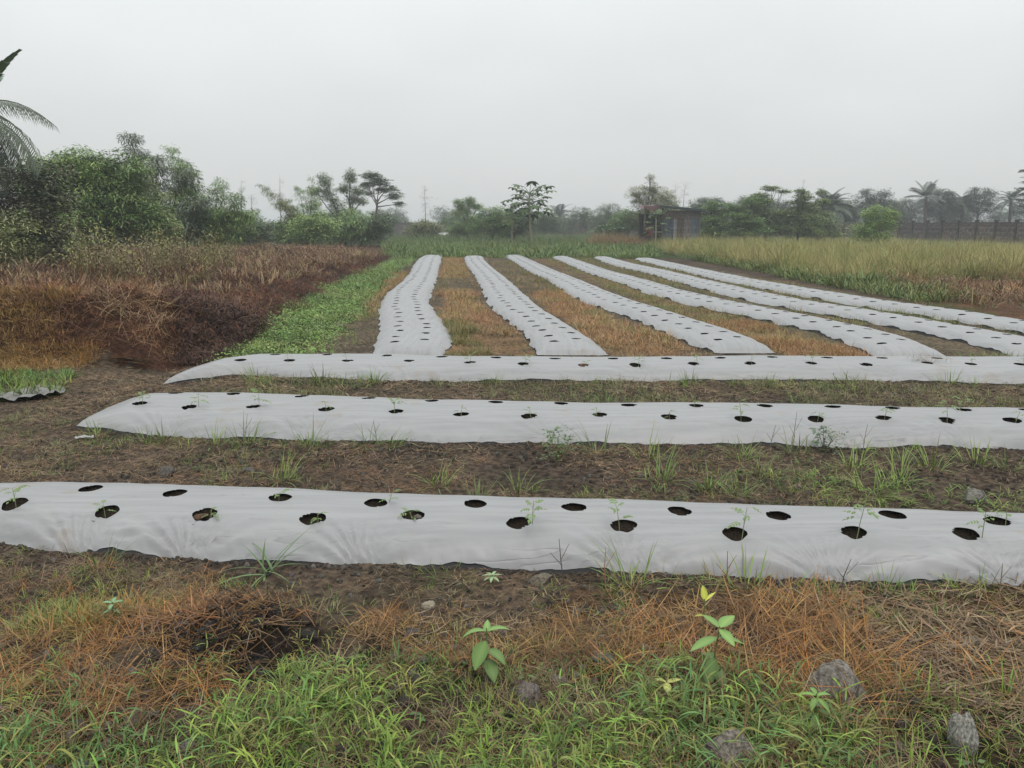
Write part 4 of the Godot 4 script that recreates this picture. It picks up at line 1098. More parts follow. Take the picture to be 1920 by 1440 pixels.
func build_stones():
	var gy := Color(0.32, 0.29, 0.25)
	for s in [
		[1.13, -2.42, 0.105, 0.11, 0.08, gy, 3, "large angular grey-brown rock among green grass and straw"],
		[0.64, -2.12, 0.10, 0.075, 0.08, Color(0.30, 0.265, 0.22), 8, "rough brown rock with broken top edge in the grass"],
		[1.40, -2.17, 0.045, 0.09, 0.045, Color(0.42, 0.41, 0.36), 14, "upright pale whitish stone in the grass"],
		[0.06, -2.42, 0.06, 0.055, 0.05, Color(0.23, 0.19, 0.165), 22, "reddish grey stone half hidden by grass beside the broad-leaved plant"],
		[-0.64, -2.16, 0.038, 0.03, 0.035, Color(0.27, 0.24, 0.21), 29, "small pale pebble in the grass below the burnt heap"],
		[0.08, -2.13, 0.05, 0.04, 0.045, Color(0.33, 0.31, 0.26), 36, "small whitish stone lying among green blades"],
		[2.73, -4.42, 0.12, 0.055, 0.08, Color(0.24, 0.22, 0.19), 41, "smooth grey stone lying in the furrow near the sparse grass"],
		[0.35, -2.66, 0.065, 0.03, 0.045, Color(0.20, 0.20, 0.20), 50, "flat grey stone between the straw and the grass"],
		[0.13, -3.36, 0.07, 0.035, 0.05, Color(0.24, 0.20, 0.15), 57, "brown flat stone at the film edge of the bed"],
		[-0.36, -3.1, 0.04, 0.018, 0.028, Color(0.48, 0.42, 0.30), 64, "small cream-coloured stone on the bare soil"],
		[-0.4, -2.86, 0.06, 0.028, 0.035, Color(0.15, 0.125, 0.11), 71, "dark brown stone in front of the dead straw"],
		[0.86, -2.32, 0.055, 0.035, 0.045, Color(0.24, 0.2, 0.17), 77, "small brown stone beside the rough brown rock"],
		[1.48, -3.13, 0.033, 0.02, 0.025, Color(0.42, 0.38, 0.34), 83, "small pale stone on straw at the bed edge"],
		[1.78, -2.79, 0.05, 0.03, 0.035, Color(0.36, 0.31, 0.24), 90, "pale tan stone lying in orange straw"],
		[0.17, -2.52, 0.04, 0.03, 0.03, Color(0.21, 0.18, 0.16), 97, "little dark stone in the grass tangle"],
		[-1.72, -4.95, 0.06, 0.03, 0.05, Color(0.17, 0.15, 0.13), 103, "dark clod-like stone in the furrow by the path"],
		[-2.25, -4.9, 0.09, 0.04, 0.06, Color(0.15, 0.13, 0.115), 109, "larger dark stone on the path side of the furrow"],
		[0.52, -2.75, 0.03, 0.02, 0.03, Color(0.45, 0.40, 0.36), 113, "tiny pale pink pebble on dead straw"],
		[1.75, -4.62, 0.045, 0.025, 0.03, Color(0.30, 0.22, 0.18), 117, "reddish pebble in the furrow litter"]]:
		var o := part("stone", rock_mesh(s[6], s[5], 9), M.stone, self)
		o.scale = Vector3(s[2], s[3], s[4]); o.rotation.y = s[6]
		o.position = Vector3(s[0], ht(s[0], s[1]) + s[3] * 0.28, s[1])
		tag(o, s[7], "stone", "stones on the plot")
func leaf_plant(called: String, label: String, at: Vector2, hgt: float, leaves: Array, c: Color, category := "plant", bend := Vector3.ZERO):
	var t := thing(called, label, category, Vector3(at.x, ht(at.x, at.y), at.y))
	t.scale = Vector3.ONE * 0.9
	var m := MB.new()
	m.tube([Vector3(0, -0.02, 0), bend * 0.3 + Vector3(0, hgt * 0.5, 0), bend + Vector3(0, hgt, 0)], [0.0045, 0.0035, 0.002], 6, Color(0.12, 0.15, 0.05))
	part("stem", m.mesh(), M.leaf, t)
	for l in leaves:   # [turn, height, lift, length, width, curl, tone]
		var o := part("leaf", ovate(l[3], l[4], 0.22, l[5], Color(c.r * l[6], c.g * l[6], c.b * l[6]), 0.0), M.leaf, t)
		var k: float = l[1] / hgt
		o.position = bend * k * k + Vector3(0, l[1], 0)
		o.transform.basis = Basis(Vector3.UP, l[0]) * Basis(Vector3(0, 0, 1), l[2])
	return t
func build_plants():
	var c := Color(0.115, 0.205, 0.06)
	leaf_plant("broad_leaved_plant", "young broad-leaved plant with one large hanging oval leaf in the grass", Vector2(-0.09, -2.55), 0.225, [[3.3, 0.21, 0.55, 0.11, 0.03, 1.4, 1.1], [0.25, 0.21, 0.45, 0.10, 0.032, 0.9, 1.15], [-2.25, 0.17, -0.75, 0.12, 0.072, 0.3, 1.0], [-0.5, 0.13, 0.2, 0.10, 0.05, 1.2, 0.85], [1.5, 0.2, 0.8, 0.06, 0.03, 0.3, 1.25], [-1.2, 0.09, 0.1, 0.11, 0.055, 1.1, 0.7], [2.4, 0.10, 0.2, 0.10, 0.05, 1.0, 0.75]], c)
	leaf_plant("broad_leaved_plant", "taller young plant with a rosette of pointed bright green leaves above the straw", Vector2(0.70, -2.5), 0.26, [[3.55, 0.215, -0.1, 0.13, 0.05, 0.25, 1.15], [2.3, 0.255, 0.5, 0.085, 0.036, 0.4, 1.1], [0.55, 0.255, 0.45, 0.085, 0.055, 0.2, 1.3], [-0.9, 0.25, -0.35, 0.085, 0.05, 0.3, 1.4], [-0.2, 0.215, 0.1, 0.105, 0.032, 0.5, 1.1], [-2.1, 0.13, -0.6, 0.12, 0.055, 0.5, 0.7], [-1.2, 0.10, -0.3, 0.11, 0.05, 0.8, 0.6], [1.8, 0.12, 0.1, 0.11, 0.05, 0.8, 0.7], [-2.6, 0.06, -0.1, 0.10, 0.05, 0.8, 0.55]], c, "plant", Vector3(0.02, 0, 0))
	leaf_plant("yellow_leaved_plant", "thin sapling tipped with two yellow-green leaves above orange straw", Vector2(0.735, -2.78), 0.225, [[1.9, 0.22, 1.25, 0.062, 0.034, 0.1, 1.0], [0.1, 0.215, 0.75, 0.062, 0.024, 0.1, 1.15], [3.6, 0.15, 0.3, 0.05, 0.02, 0.3, 0.6]], Color(0.36, 0.40, 0.07))
	leaf_plant("yellow_leaved_plant", "small seedling with three pale yellow-green leaves low in the grass", Vector2(0.53, -2.44), 0.075, [[3.0, 0.07, 0.45, 0.05, 0.022, 0.4, 1.0], [0.15, 0.07, 0.25, 0.06, 0.024, 0.2, 1.1], [-1.6, 0.07, -0.5, 0.045, 0.03, 0.2, 1.15]], Color(0.33, 0.37, 0.11))
	leaf_plant("broad_leaved_plant", "leafy weed with whorled drooping leaves among the lush grass and rocks", Vector2(0.97, -2.26), 0.15, [[0.3, 0.1425, 0.3, 0.072, 0.021, 0.9, 0.935], [1.6, 0.1425, 0.4, 0.0648, 0.021, 0.9, 0.85], [2.8, 0.1425, 0.3, 0.072, 0.021, 0.9, 0.9775], [-1.1, 0.135, 0.1, 0.072, 0.024, 0.9, 0.85], [-2.2, 0.135, 0.15, 0.0648, 0.0228, 0.9, 0.8075], [0.9, 0.0975, 0.2, 0.0792, 0.024, 0.9, 0.595], [-0.4, 0.09, 0.1, 0.0792, 0.0252, 1, 0.6375], [-1.9, 0.0825, 0, 0.0792, 0.0252, 1, 0.595], [3.6, 0.0825, 0.1, 0.0792, 0.0252, 1, 0.5525]], Color(0.13, 0.24, 0.06))
	leaf_plant("broad_leaved_plant", "small blue-green weed with paired leaves at the edge of the yellowing grass", Vector2(-1.62, -2.95), 0.085, [[0.2, 0.08, 0.4, 0.05, 0.02, 0.5, 1.0], [1.7, 0.08, 0.4, 0.05, 0.02, 0.5, 1.0], [3.0, 0.08, 0.3, 0.05, 0.02, 0.5, 1.1], [-1.4, 0.075, 0.2, 0.05, 0.022, 0.5, 1.1], [-2.4, 0.05, 0.1, 0.05, 0.02, 0.5, 0.8], [-0.5, 0.05, 0.1, 0.05, 0.02, 0.5, 0.8]], Color(0.13, 0.24, 0.12))
	leaf_plant("broad_leaved_plant", "low grey-green herb at the film edge beside a brown flat stone", Vector2(-0.09, -3.33), 0.05, [[0.2, 0.045, 0.3, 0.055, 0.016, 0.6, 1.0], [1.2, 0.045, 0.4, 0.05, 0.016, 0.6, 1.2], [2.2, 0.045, 0.3, 0.05, 0.016, 0.6, 1.0], [3.1, 0.045, 0.3, 0.055, 0.016, 0.6, 1.1], [-0.8, 0.04, 0.1, 0.055, 0.018, 0.6, 1.1], [-1.7, 0.04, 0.1, 0.05, 0.018, 0.6, 1.2], [-2.5, 0.04, 0.15, 0.055, 0.018, 0.6, 0.9]], Color(0.17, 0.24, 0.13))
	# large-bladed grass clump against the first bed
	var t := thing("grass_clump", "coarse grass clump with long arching blades against the silver film", "grass clump", Vector3(-1.15, ht(-1.15, -3.44), -3.44))
	for b in [[2.75, 0.55, 0.5, 0.20], [2.3, 0.75, 0.9, 0.26], [0.35, 0.6, 0.35, 0.30], [0.55, 0.75, 0.6, 0.27], [1.4, 0.15, 0.3, 0.16], [0.1, 0.95, 0.8, 0.22], [-2.6, 1.1, 0.9, 0.28], [-2.9, 0.95, 1.1, 0.30], [-1.8, 1.1, 1.2, 0.24], [-1.3, 1.2, 1.2, 0.22], [-0.6, 1.0, 1.0, 0.22], [0.25, 0.5, 0.5, 0.24]]:
		var m := MB.new()
		blade(m, Vector3(r(-0.03, 0.03), 0, r(-0.02, 0.02)), -b[0], b[1], b[2], b[3], 0.010, Color(0.12, 0.19, 0.075), 7)
		part("blade", m.mesh(), M.leaf, t)
	# tufts that stand singly in the furrows
	var tm := []
	for i in 6: tm.append(tuft(34, 0.07, 0.08, 0.25, 0.003, 0.006, 0.9, 1.4, 5))
	var gm := []
	for cc in [Color(0.15, 0.23, 0.06), Color(0.19, 0.26, 0.07), Color(0.13, 0.18, 0.055)]:
		var mt := leafy(0.6, 0.35)
		mt.albedo_color = lin(cc)
		gm.append(mt)
	for p in [[-3.19, -5.85], [-2.75, -5.70], [-2.62, -5.72], [-2.2, -5.6], [-1.96, -5.62], [-1.51, -5.58], [-1.06, -5.57], [1.6, -5.26], [0.95, -5.29], [2.27, -5.02], [2.68, -5.2], [3.16, -5.14], [2.16, -4.5], [-0.47, -4.69], [0.61, -5.39], [2.01, -5.35], [3.3, -5.02], [1.21, -4.6], [0.95, -4.75], [1.6, -4.85], [2.79, -5.02], [-1.45, -4.75], [-0.89, -5.5], [1.35, -4.5], [2.45, -4.75], [1.05, -3.26], [1.66, -3.25], [-1.95, -3.5], [0.54, -3.30], [-1.96, -7.87], [-1.4, -7.93], [-0.27, -7.84], [-0.16, -7.92], [0.82, -7.87], [1.78, -7.84], [1.89, -7.82], [2.27, -7.82], [2.57, -7.76], [3.43, -7.87], [4.43, -7.82], [4.67, -7.78], [-2.6, -7.85], [-0.21, -4.42], [0.05, -4.55]]:
		var o := part("grass_tuft", pick(tm), pick(gm), self)
		var s := r(0.7, 1.3)
		o.position = Vector3(p[0], ht(p[0], p[1]), p[1]); o.rotation.y = r(0, TAU); o.scale = Vector3(s, s, s)
		var where := "at the foot of the first crossing bed beside the straw" if p[1] > -3.6 else ("in the soil furrow between first and second crossing beds" if p[1] > -6.0 else "against the front edge of the third crossing bed")
		tag(o, ("tall " if s > 1.0 else "low ") + "green grass tuft " + where, "grass tuft", "grass tufts between the crossing beds")
	# two bushy weeds in the first furrow
	for w in [[0.32, -5.16, 0.24, "upright feathery weed with tiny white flowers in the furrow"], [2.25, -5.46, 0.19, "bushy blue-green weed against the edge of the second crossing bed"]]:
		var q := thing("furrow_weed", w[3], "weed", Vector3(w[0], ht(w[0], w[1]), w[1]))
		var m := MB.new()
		for k in 5: limb(m, Vector3(0, 0, 0), Vector3(r(-0.08, 0.08), w[2] * r(0.6, 1.0), r(-0.06, 0.06)), 0.004, 0.0015, 0.0, Color(0.12, 0.13, 0.05))
		part("stem", m.mesh(), M.wood, q)
		var xf := []
		var cs := []
		for k in 40:
			var hh: float = w[2] * pow(rng.randf(), 0.8)
			var s := r(0.3, 0.65)
			xf.append(Transform3D(Basis(Vector3.UP, r(0, TAU)).scaled(Vector3(s, s, s)), Vector3(rng.randfn() * 0.05, hh, rng.randfn() * 0.05)))
			cs.append(tint(Color(0.12, 0.19, 0.07) if w[0] < 1 else Color(0.11, 0.16, 0.10), 0.25))
		many("foliage", LM.herb[1], M.leaf, xf, cs, q).set_meta("kind", "stuff")
	# seedlings in the planting holes
	var lf := [pinnate(0.085, 3, 0.016, 0.35), pinnate(0.07, 2, 0.018, 0.6), pinnate(0.06, 3, 0.014, 0.25)]
	var sm := leafy(0.6, 0.35)
	sm.albedo_color = lin(Color(0.15, 0.22, 0.075))
	var sl := leafy(0.6, 0.2)
	sl.albedo_color = lin(Color(0.22, 0.26, 0.13))
	for p in [[-2.62, -3.95, 0.10], [-2.1, -3.85, 0.05], [-1.53, -3.78, 0.04], [-0.97, -3.72, 0.05], [-0.66, -3.97, 0.05], [-0.5, -3.76, 0.03], [0.10, -3.68, 0.13], [0.53, -3.64, 0.11], [1.10, -3.55, 0.14], [1.64, -3.53, 0.17], [2.22, -3.5, 0.13], [2.45, -3.69, 0.06], [-1.26, -4.03, 0.04], [-2.55, -6.24, 0.09], [-2.05, -6.22, 0.10], [-1.48, -6.11, 0.06], [-0.93, -6.05, 0.10], [-0.4, -5.97, 0.07], [0.15, -5.9, 0.05], [0.66, -5.95, 0.05], [1.21, -5.88, 0.04], [1.75, -5.83, 0.13], [2.33, -5.83, 0.05], [2.83, -5.82, 0.10], [3.3, -5.79, 0.13], [3.8, -5.77, 0.06], [-3.05, -6.33, 0.09], [3.58, -6.13, 0.09], [1.48, -6.24, 0.07], [-1.79, -8.44, 0.07], [-0.45, -8.31, 0.10], [0.16, -8.25, 0.10], [1.34, -8.22, 0.10], [1.98, -8.26, 0.10], [3.2, -8.3, 0.12], [2.56, -8.28, 0.08], [-2.45, -8.48, 0.08], [5.4, -8.2, 0.07], [0.78, -8.22, 0.05], [4.9, -8.24, 0.06]]:
		var b: Dictionary = beds[0] if p[1] > -5 else (beds[1] if p[1] > -7.5 else beds[2])
		var s := thing("vegetable_seedling", ("leafy upright vegetable seedling" if p[2] > 0.08 else "tiny vegetable seedling barely showing") + " in a planting hole of the " + ("first" if p[1] > -5 else ("second" if p[1] > -7.5 else "third")) + " crossing bed", "seedling", Vector3(p[0], bed_top(b, p[0], p[1]) - 0.045, p[1]), r(0, TAU), "seedlings in the planting holes")
		var m := MB.new()
		var lean := Vector3(r(-0.03, 0.03), 0, r(-0.02, 0.02))
		var hh: float = p[2] + 0.045
		m.tube([Vector3.ZERO, lean * 0.4 + Vector3(0, hh * 0.5, 0), lean + Vector3(0, hh, 0)], [0.0026, 0.002, 0.0013], 5)
		part("stem", m.mesh(), sl, s)
		for k in (6 if p[2] > 0.08 else 4):
			var o := part("leaf", pick(lf), sm, s)
			var f := r(0.55, 1.0)
			o.position = lean * f * f + Vector3(0, hh * f, 0)
			o.transform.basis = (Basis(Vector3.UP, k * 2.4 + r(-0.3, 0.3)) * Basis(Vector3(0, 0, 1), r(-0.2, 0.5))).scaled(Vector3.ONE * r(0.6, 1.0) * (1.0 if p[2] > 0.08 else 0.7))
	# dry stalks standing before the beds
	for p in [[0.24, -3.36, 0.22, Color(0.09, 0.07, 0.06)], [0.42, -3.26, 0.2, Color(0.30, 0.15, 0.08)], [0.95, -3.24, 0.2, Color(0.20, 0.10, 0.06)], [1.45, -3.22, 0.17, Color(0.10, 0.08, 0.06)], [2.0, -5.38, 0.3, Color(0.12, 0.11, 0.08)], [1.83, -5.4, 0.2, Color(0.12, 0.12, 0.08)], [-1.95, -5.55, 0.24, Color(0.2, 0.19, 0.12)], [-0.98, -5.52, 0.2, Color(0.15, 0.13, 0.1)], [2.5, -5.4, 0.22, Color(0.2, 0.16, 0.12)], [2.1, -3.15, 0.16, Color(0.17, 0.12, 0.08)]]:
		var m := MB.new()
		var e := Vector3(r(-0.03, 0.03), p[2], r(-0.02, 0.02))
		m.tube([Vector3(0, -0.02, 0), e * 0.5 + Vector3(r(-0.01, 0.01), 0, 0), e], [0.003, 0.0022, 0.0012], 5, p[3])
		m.tube([e * 0.55, e * 0.8 + Vector3(0.04, 0.02, 0)], [0.0018, 0.001], 4, p[3])
		m.tube([e * 0.4, e * 0.62 + Vector3(-0.05, 0.02, 0.01)], [0.0018, 0.001], 4, p[3])
		var o := part("dry_stalk", m.mesh(), M.dry, self)
		o.position = Vector3(p[0], ht(p[0], p[1]), p[1])
		tag(o, "thin dry weed stalk standing against the film of the " + ("first" if p[1] > -4 else "second") + " crossing bed", "stalk", "dry weed stalks by the beds")
	# heaps of dead plants on beds and path
	var hp := thing("straw_clump", "clump of brown uprooted roots lying on the third crossing bed", "straw clump", Vector3(4.45, bed_top(beds[2], 4.45, -8.38) - 0.01, -8.38))
	var x2 := []
	var c2 := []
	for k in 16:
		x2.append(Transform3D(Basis(Vector3.UP, r(0, TAU)).scaled(Vector3(0.7, 1.3, 0.6)), Vector3(rng.randfn() * 0.07, r(0, 0.05), rng.randfn() * 0.03))); c2.append(tint(Color(0.20, 0.12, 0.07), 0.3))
	many("stalks", LM.litter[0], M.dry, x2, c2, hp)
	hp.get_child(0).set_meta("kind", "stuff")
	var sp := thing("straw_sheaf", "flattened sheaf of pale dry stalks on the path by the brown bank", "straw sheaf", Vector3(-4.45, ht(-4.45, -8.75) + 0.03, -8.75))
	for k in 34:
		var m := MB.new()
		var az := r(-0.35, 0.35)
		var l := r(0.3, 0.62)
		var f := r(0.7, 1.2)
		var o0 := Vector3(r(-0.3, 0.1), r(0, 0.05), r(-0.12, 0.12))
		m.ribbon([o0, o0 + Vector3(cos(az), 0.02, sin(az)) * l * 0.5, o0 + Vector3(cos(az), -0.02, sin(az)) * l], [0.012, 0.012, 0.004], Vector3(-sin(az), 0.2, cos(az)), Color(0.36 * f, 0.28 * f, 0.17 * f))
		part("stalk", m.mesh(), M.dry, sp)
	# torn plastic and far white film
	var tp := MB.new()
	for i in 15:
		for j in 9:
			var x := (i / 14.0 - 0.5) * 0.6
			var z := (j / 8.0 - 0.5) * 0.5
			tp.vert(Vector3(x + 0.05 * nb.get_noise_2d(x * 300, z * 300), 0.03 + 0.05 * na.get_noise_2d(x * 420, z * 420) + 0.035 * nb.get_noise_2d(x * 1300, z * 1300), z), Vector3.UP, Color(0.24, 0.23, 0.22) * r(0.75, 1.1))
	for i in 14:
		for j in 8:
			if absf(i - 7) + absf(j - 4) * 1.5 > 10.0: continue
			var a := i * 9 + j
			tp.quad(a, a + 9, a + 10, a + 1)
	var to := part("plastic_scrap", tp.mesh(), M.film, self)
	to.position = Vector3(-4.55, ht(-4.55, -7.25), -7.25); to.rotation.y = 0.4
	tag(to, "crumpled torn sheet of old silver film in the grass by the path", "plastic scrap")
	var tq := MB.new()
	for i in 7:
		for j in 4: tq.vert(Vector3(i * 0.022 - 0.07, 0.015 + r(0, 0.02), j * 0.022), Vector3.UP, Color(0.40, 0.40, 0.40))
	for i in 6:
		for j in 3: tq.quad(i * 4 + j, i * 4 + j + 4, i * 4 + j + 5, i * 4 + j + 1)
	var tr := part("plastic_scrap", tq.mesh(), M.film, self)
	tr.position = Vector3(-3.25, ht(-3.25, -5.8), -5.8); tr.rotation.y = 0.3
	tag(tr, "small white scrap of film on soil at the end of the second bed", "plastic scrap")
	for f in [[-10.0, -88.0, 2.0, 0.5], [-6.6, -92.0, 4.2, 0.7]]:
		var fm := MB.new()
		for i in 13:
			for j in 5:
				var v := j / 2.0 - 1.0
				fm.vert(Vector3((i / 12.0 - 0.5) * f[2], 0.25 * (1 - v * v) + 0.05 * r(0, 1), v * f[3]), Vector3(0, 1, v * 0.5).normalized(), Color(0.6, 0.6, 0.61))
		for i in 12:
			for j in 4: fm.quad(i * 5 + j, i * 5 + j + 5, i * 5 + j + 6, i * 5 + j + 1)
		var fo := part("distant_mulch_bed", fm.mesh(), M.film, self)
		fo.position = Vector3(f[0], 0.35, f[1])
		tag(fo, "short strip of white film far off in the green weeds" if f[2] < 3 else "longer strip of white film far off in the green weeds", "mulch bed")
	# the burnt heap
	var bh := thing("burnt_heap", "heap of charred black roots and brown dead stalks on the soil", "burnt heap", Vector3(-1.08, ht(-1.08, -2.78), -2.78))
	var rm := []
	for k in 3:
		var m := MB.new()
		for q in 5:
			var a := r(0, TAU)
			var p0 := Vector3(r(-0.05, 0.05), 0.01, r(-0.04, 0.04))
			var l := r(0.08, 0.22)
			m.tube([p0, p0 + Vector3(cos(a) * l * 0.5, r(0.0, 0.06), sin(a) * l * 0.5), p0 + Vector3(cos(a + r(-0.9, 0.9)) * l, r(-0.02, 0.05), sin(a + r(-0.9, 0.9)) * l)], [0.003, 0.0022, 0.001], 5, Color.WHITE * r(0.7, 1.2))
		rm.append(m.mesh())
	x2 = []; c2 = []
	for k in 60:
		x2.append(Transform3D(Basis(Vector3.UP, r(0, TAU)), Vector3(rng.randfn() * 0.15, r(-0.01, 0.03), rng.randfn() * 0.10)))
		c2.append(tint(pick([Color(0.17, 0.10, 0.055), Color(0.03, 0.025, 0.023), Color(0.11, 0.07, 0.045), Color(0.24, 0.13, 0.06), Color(0.20, 0.14, 0.09)]), 0.3))
	for k in x2.size():   # rest on the bumpy ground
		var p: Vector3 = x2[k].origin
		x2[k].origin.y = ht(p.x - 1.08, p.z - 2.78) - bh.position.y + 0.01
	for k in 3:
		many("roots", rm[k], M.dry, x2.slice(k * 20, k * 20 + 20), c2.slice(k * 20, k * 20 + 20), bh).set_meta("kind", "stuff")
	for k in 40:
		var q := Vector2(rng.randfn() * 0.15, rng.randfn() * 0.10)
		var o := part("charred_clod", rock_mesh(200 + k, [Color(0.028, 0.025, 0.024), Color(0.045, 0.036, 0.03), Color(0.11, 0.11, 0.115), Color(0.09, 0.062, 0.045)][k % 4], 5), M.stone, bh)
		o.scale = Vector3(r(0.02, 0.06), r(0.015, 0.035), r(0.02, 0.05))
		o.position = Vector3(q.x, ht(q.x - 1.08, q.y - 2.78) - bh.position.y + 0.005, q.y); o.rotation.y = r(0, TAU)

func build_hole_clods():
	for p in [[-1.6, -3.83, 0.034, Color(0.24, 0.14, 0.09), "reddish brown clod lying in a planting hole of the first crossing bed"], [0.74, -8.23, 0.05, Color(0.26, 0.12, 0.075), "red brown clod filling a planting hole of the third crossing bed"], [-0.48, -3.8, 0.022, Color(0.30, 0.27, 0.22), "pale crumbs of stone in a planting hole near the coarse grass clump"]]:
		var b: Dictionary = beds[0] if p[1] > -5 else beds[2]
		var o := part("soil_clod", rock_mesh(int(500 - p[0] * 10), p[3], 5), M.stone, self)
		o.scale = Vector3(p[2], p[2] * 0.7, p[2]); o.position = Vector3(p[0], bed_top(b, p[0], p[1]) - 0.02, p[1])
		tag(o, p[4], "clod")

# ---------------------------------------------------------------- ground cover
func build_cover():
	var GR := [Color(0.15, 0.24, 0.04), Color(0.19, 0.29, 0.05), Color(0.10, 0.17, 0.035), Color(0.23, 0.25, 0.065), Color(0.11, 0.20, 0.055)]
	var OR := [Color(0.36, 0.165, 0.05), Color(0.27, 0.13, 0.048), Color(0.40, 0.235, 0.095), Color(0.18, 0.10, 0.05)]
	var BR := [Color(0.22, 0.15, 0.09), Color(0.15, 0.10, 0.062), Color(0.30, 0.22, 0.13)]
	var fg := [[-3.4, -1.3], [3.6, -1.3], [3.6, -2.2], [2.1, -2.26], [1.2, -2.4], [0.6, -2.52], [0.0, -2.66], [-0.5, -2.70], [-0.66, -2.62], [-0.75, -2.42], [-1.0, -2.32], [-1.5, -2.3], [-3.4, -2.36]]
	var g := stuff("green_grass", "lush green grass with curved blades in front of the dead straw", "grass")
	scatter(g, "blades", LM.grass, M.leaf, fg, 6500, 0.45, 1.1, GR, 85.0, -0.04, 0.0, 0.4, 0.32)
	scatter(g, "blades", LM.fine, M.leaf, fg, 3200, 0.5, 1.2, GR, 120.0, -0.15)
	scatter(g, "herbs", LM.herb, M.leaf, fg, 900, 0.35, 0.7, [Color(0.13, 0.22, 0.08), Color(0.10, 0.18, 0.07)], 130.0, 0.0)
	var st := stuff("dead_straw", "orange brown dead straw strip before the first crossing bed", "straw")
	var sz := [[-0.75, -2.72], [0.4, -2.55], [1.2, -2.35], [3.6, -2.15], [3.6, -3.08], [1.5, -3.16], [0.3, -3.14], [-0.4, -3.0]]
	scatter(st, "stalks", LM.straw, M.dry, sz, 1900, 0.5, 1.05, OR, 70.0, -0.22, 0.05)
	scatter(st, "litter", LM.litter, M.dry, sz, 2400, 0.5, 1.1, BR + [Color(0.09, 0.06, 0.04)], 0.0, 0.0, 0.03)
	scatter(st, "stalks", LM.straw, M.dry, fg, 2600, 0.5, 0.9, BR + [OR[3]], 80.0, -0.3, 0.03)
	var lm := [[-3.4, -2.3], [-0.8, -2.35], [-0.7, -2.6], [-1.2, -3.1], [-1.4, -3.35], [-3.4, -3.6]]
	scatter(st, "stalks", LM.straw, M.dry, lm, 1100, 0.5, 1.0, BR + OR, 60.0, -0.3, 0.05)
	var yg := stuff("yellowing_grass", "thin yellowing grass patch near the burnt heap", "grass")
	scatter(yg, "blades", LM.fine, M.leaf, [[-3.2, -2.75], [-1.45, -2.75], [-1.5, -3.2], [-3.2, -3.45]], 2600, 0.8, 1.5, [Color(0.24, 0.23, 0.06), Color(0.18, 0.22, 0.06), Color(0.30, 0.20, 0.06)], 90.0, -0.15, 0.05)
	scatter(yg, "blades", LM.grass, M.leaf, lm, 900, 0.4, 0.9, GR + [Color(0.27, 0.24, 0.07)], 95.0, 0.05, 0.05)
	scatter(yg, "blades", LM.fine, M.leaf, [[-3.4, -2.3], [3.4, -2.3], [3.4, -3.4], [-3.4, -3.5]], 1700, 0.5, 1.1, GR + [Color(0.25, 0.22, 0.07)], 110.0, 0.10, 0.03)
	var li := stuff("dry_litter", "brown plant litter strewn over the soil between the crossing beds", "litter")
	var f1 := [[-4.4, -3.2], [4.2, -2.9], [5.2, -5.8], [-4.4, -6.2]]
	var f2 := [[-4.2, -6.2], [5.8, -6.2], [7.0, -9.6], [-4.0, -8.6]]
	scatter(li, "litter", LM.litter, M.dry, f1, 11000, 0.3, 0.9, BR + [Color(0.06, 0.045, 0.03), Color(0.22, 0.13, 0.07)], 45.0, -0.3, 0.02)
	scatter(li, "litter", LM.litter, M.dry, f2, 6000, 0.5, 1.2, BR + [Color(0.10, 0.085, 0.045)], 35.0, -0.4, 0.02)
	scatter(li, "litter", LM.litter, M.dry, [[-5.0, -8.7], [-3.4, -8.3], [-3.0, -4.5], [-4.6, -4.3]], 900, 0.5, 1.1, BR + [Color(0.28, 0.19, 0.11)], 30.0, -0.3, 0.02)
	var cl := stuff("soil_clods", "small dark clods and pebbles on the furrow soil", "soil")
	var cm := [rock_mesh(301, Color.WHITE, 5), rock_mesh(302, Color.WHITE, 5)]
	scatter(cl, "clods", cm, M.stone, f1, 6500, 0.005, 0.02, [Color(0.07, 0.052, 0.04), Color(0.10, 0.075, 0.055), Color(0.05, 0.04, 0.032), Color(0.17, 0.15, 0.13)], 50.0, -0.2, 0.02)
	scatter(cl, "clods", cm, M.stone, fg, 1500, 0.008, 0.03, [Color(0.08, 0.06, 0.045), Color(0.12, 0.09, 0.065), Color(0.2, 0.18, 0.15)], 60.0, -0.2)
	scatter(cl, "clods", cm, M.stone, f2, 1600, 0.008, 0.022, [Color(0.07, 0.052, 0.04), Color(0.10, 0.075, 0.055)], 50.0, -0.2, 0.02)
	scatter(cl, "clods", cm, M.stone, [[-3.4, -2.3], [3.4, -2.2], [3.4, -3.5], [-3.4, -3.7]], 1200, 0.006, 0.024, [Color(0.07, 0.052, 0.04), Color(0.10, 0.075, 0.055), Color(0.2, 0.18, 0.16)], 60.0, -0.1, 0.02)
	var hx := []
	var hc := []
	for b in beds.slice(0, 3):
		for i in 700:
			var x := r(b.a0, b.a1)
			var p := Vector2(x, table(b.tab, x, 2) + absf(rng.randfn()) * 0.025 + 0.005)
			var q := r(0.005, 0.018)
			hx.append(Transform3D(Basis(Vector3.UP, r(0, TAU)).scaled(Vector3(q, q * 0.8, q)), Vector3(p.x, ht(p.x, p.y), p.y))); hc.append(tint(Color(0.09, 0.068, 0.05), 0.3))
	many("clods", cm[0], M.stone, hx, hc, cl)
	var fgz := stuff("furrow_grass", "sparse short grass sprouting in the furrows between crossing beds", "grass")
	scatter(fgz, "blades", LM.fine, M.leaf, f1, 3000, 0.5, 1.1, GR + [Color(0.22, 0.21, 0.09)], 42.0, 0.10, 0.03)
	scatter(fgz, "blades", LM.grass, M.leaf, [[0.8, -4.3], [4.4, -4.1], [4.8, -5.6], [1.0, -5.5]], 520, 0.5, 1.0, GR, 60.0, 0.02, 0.03)
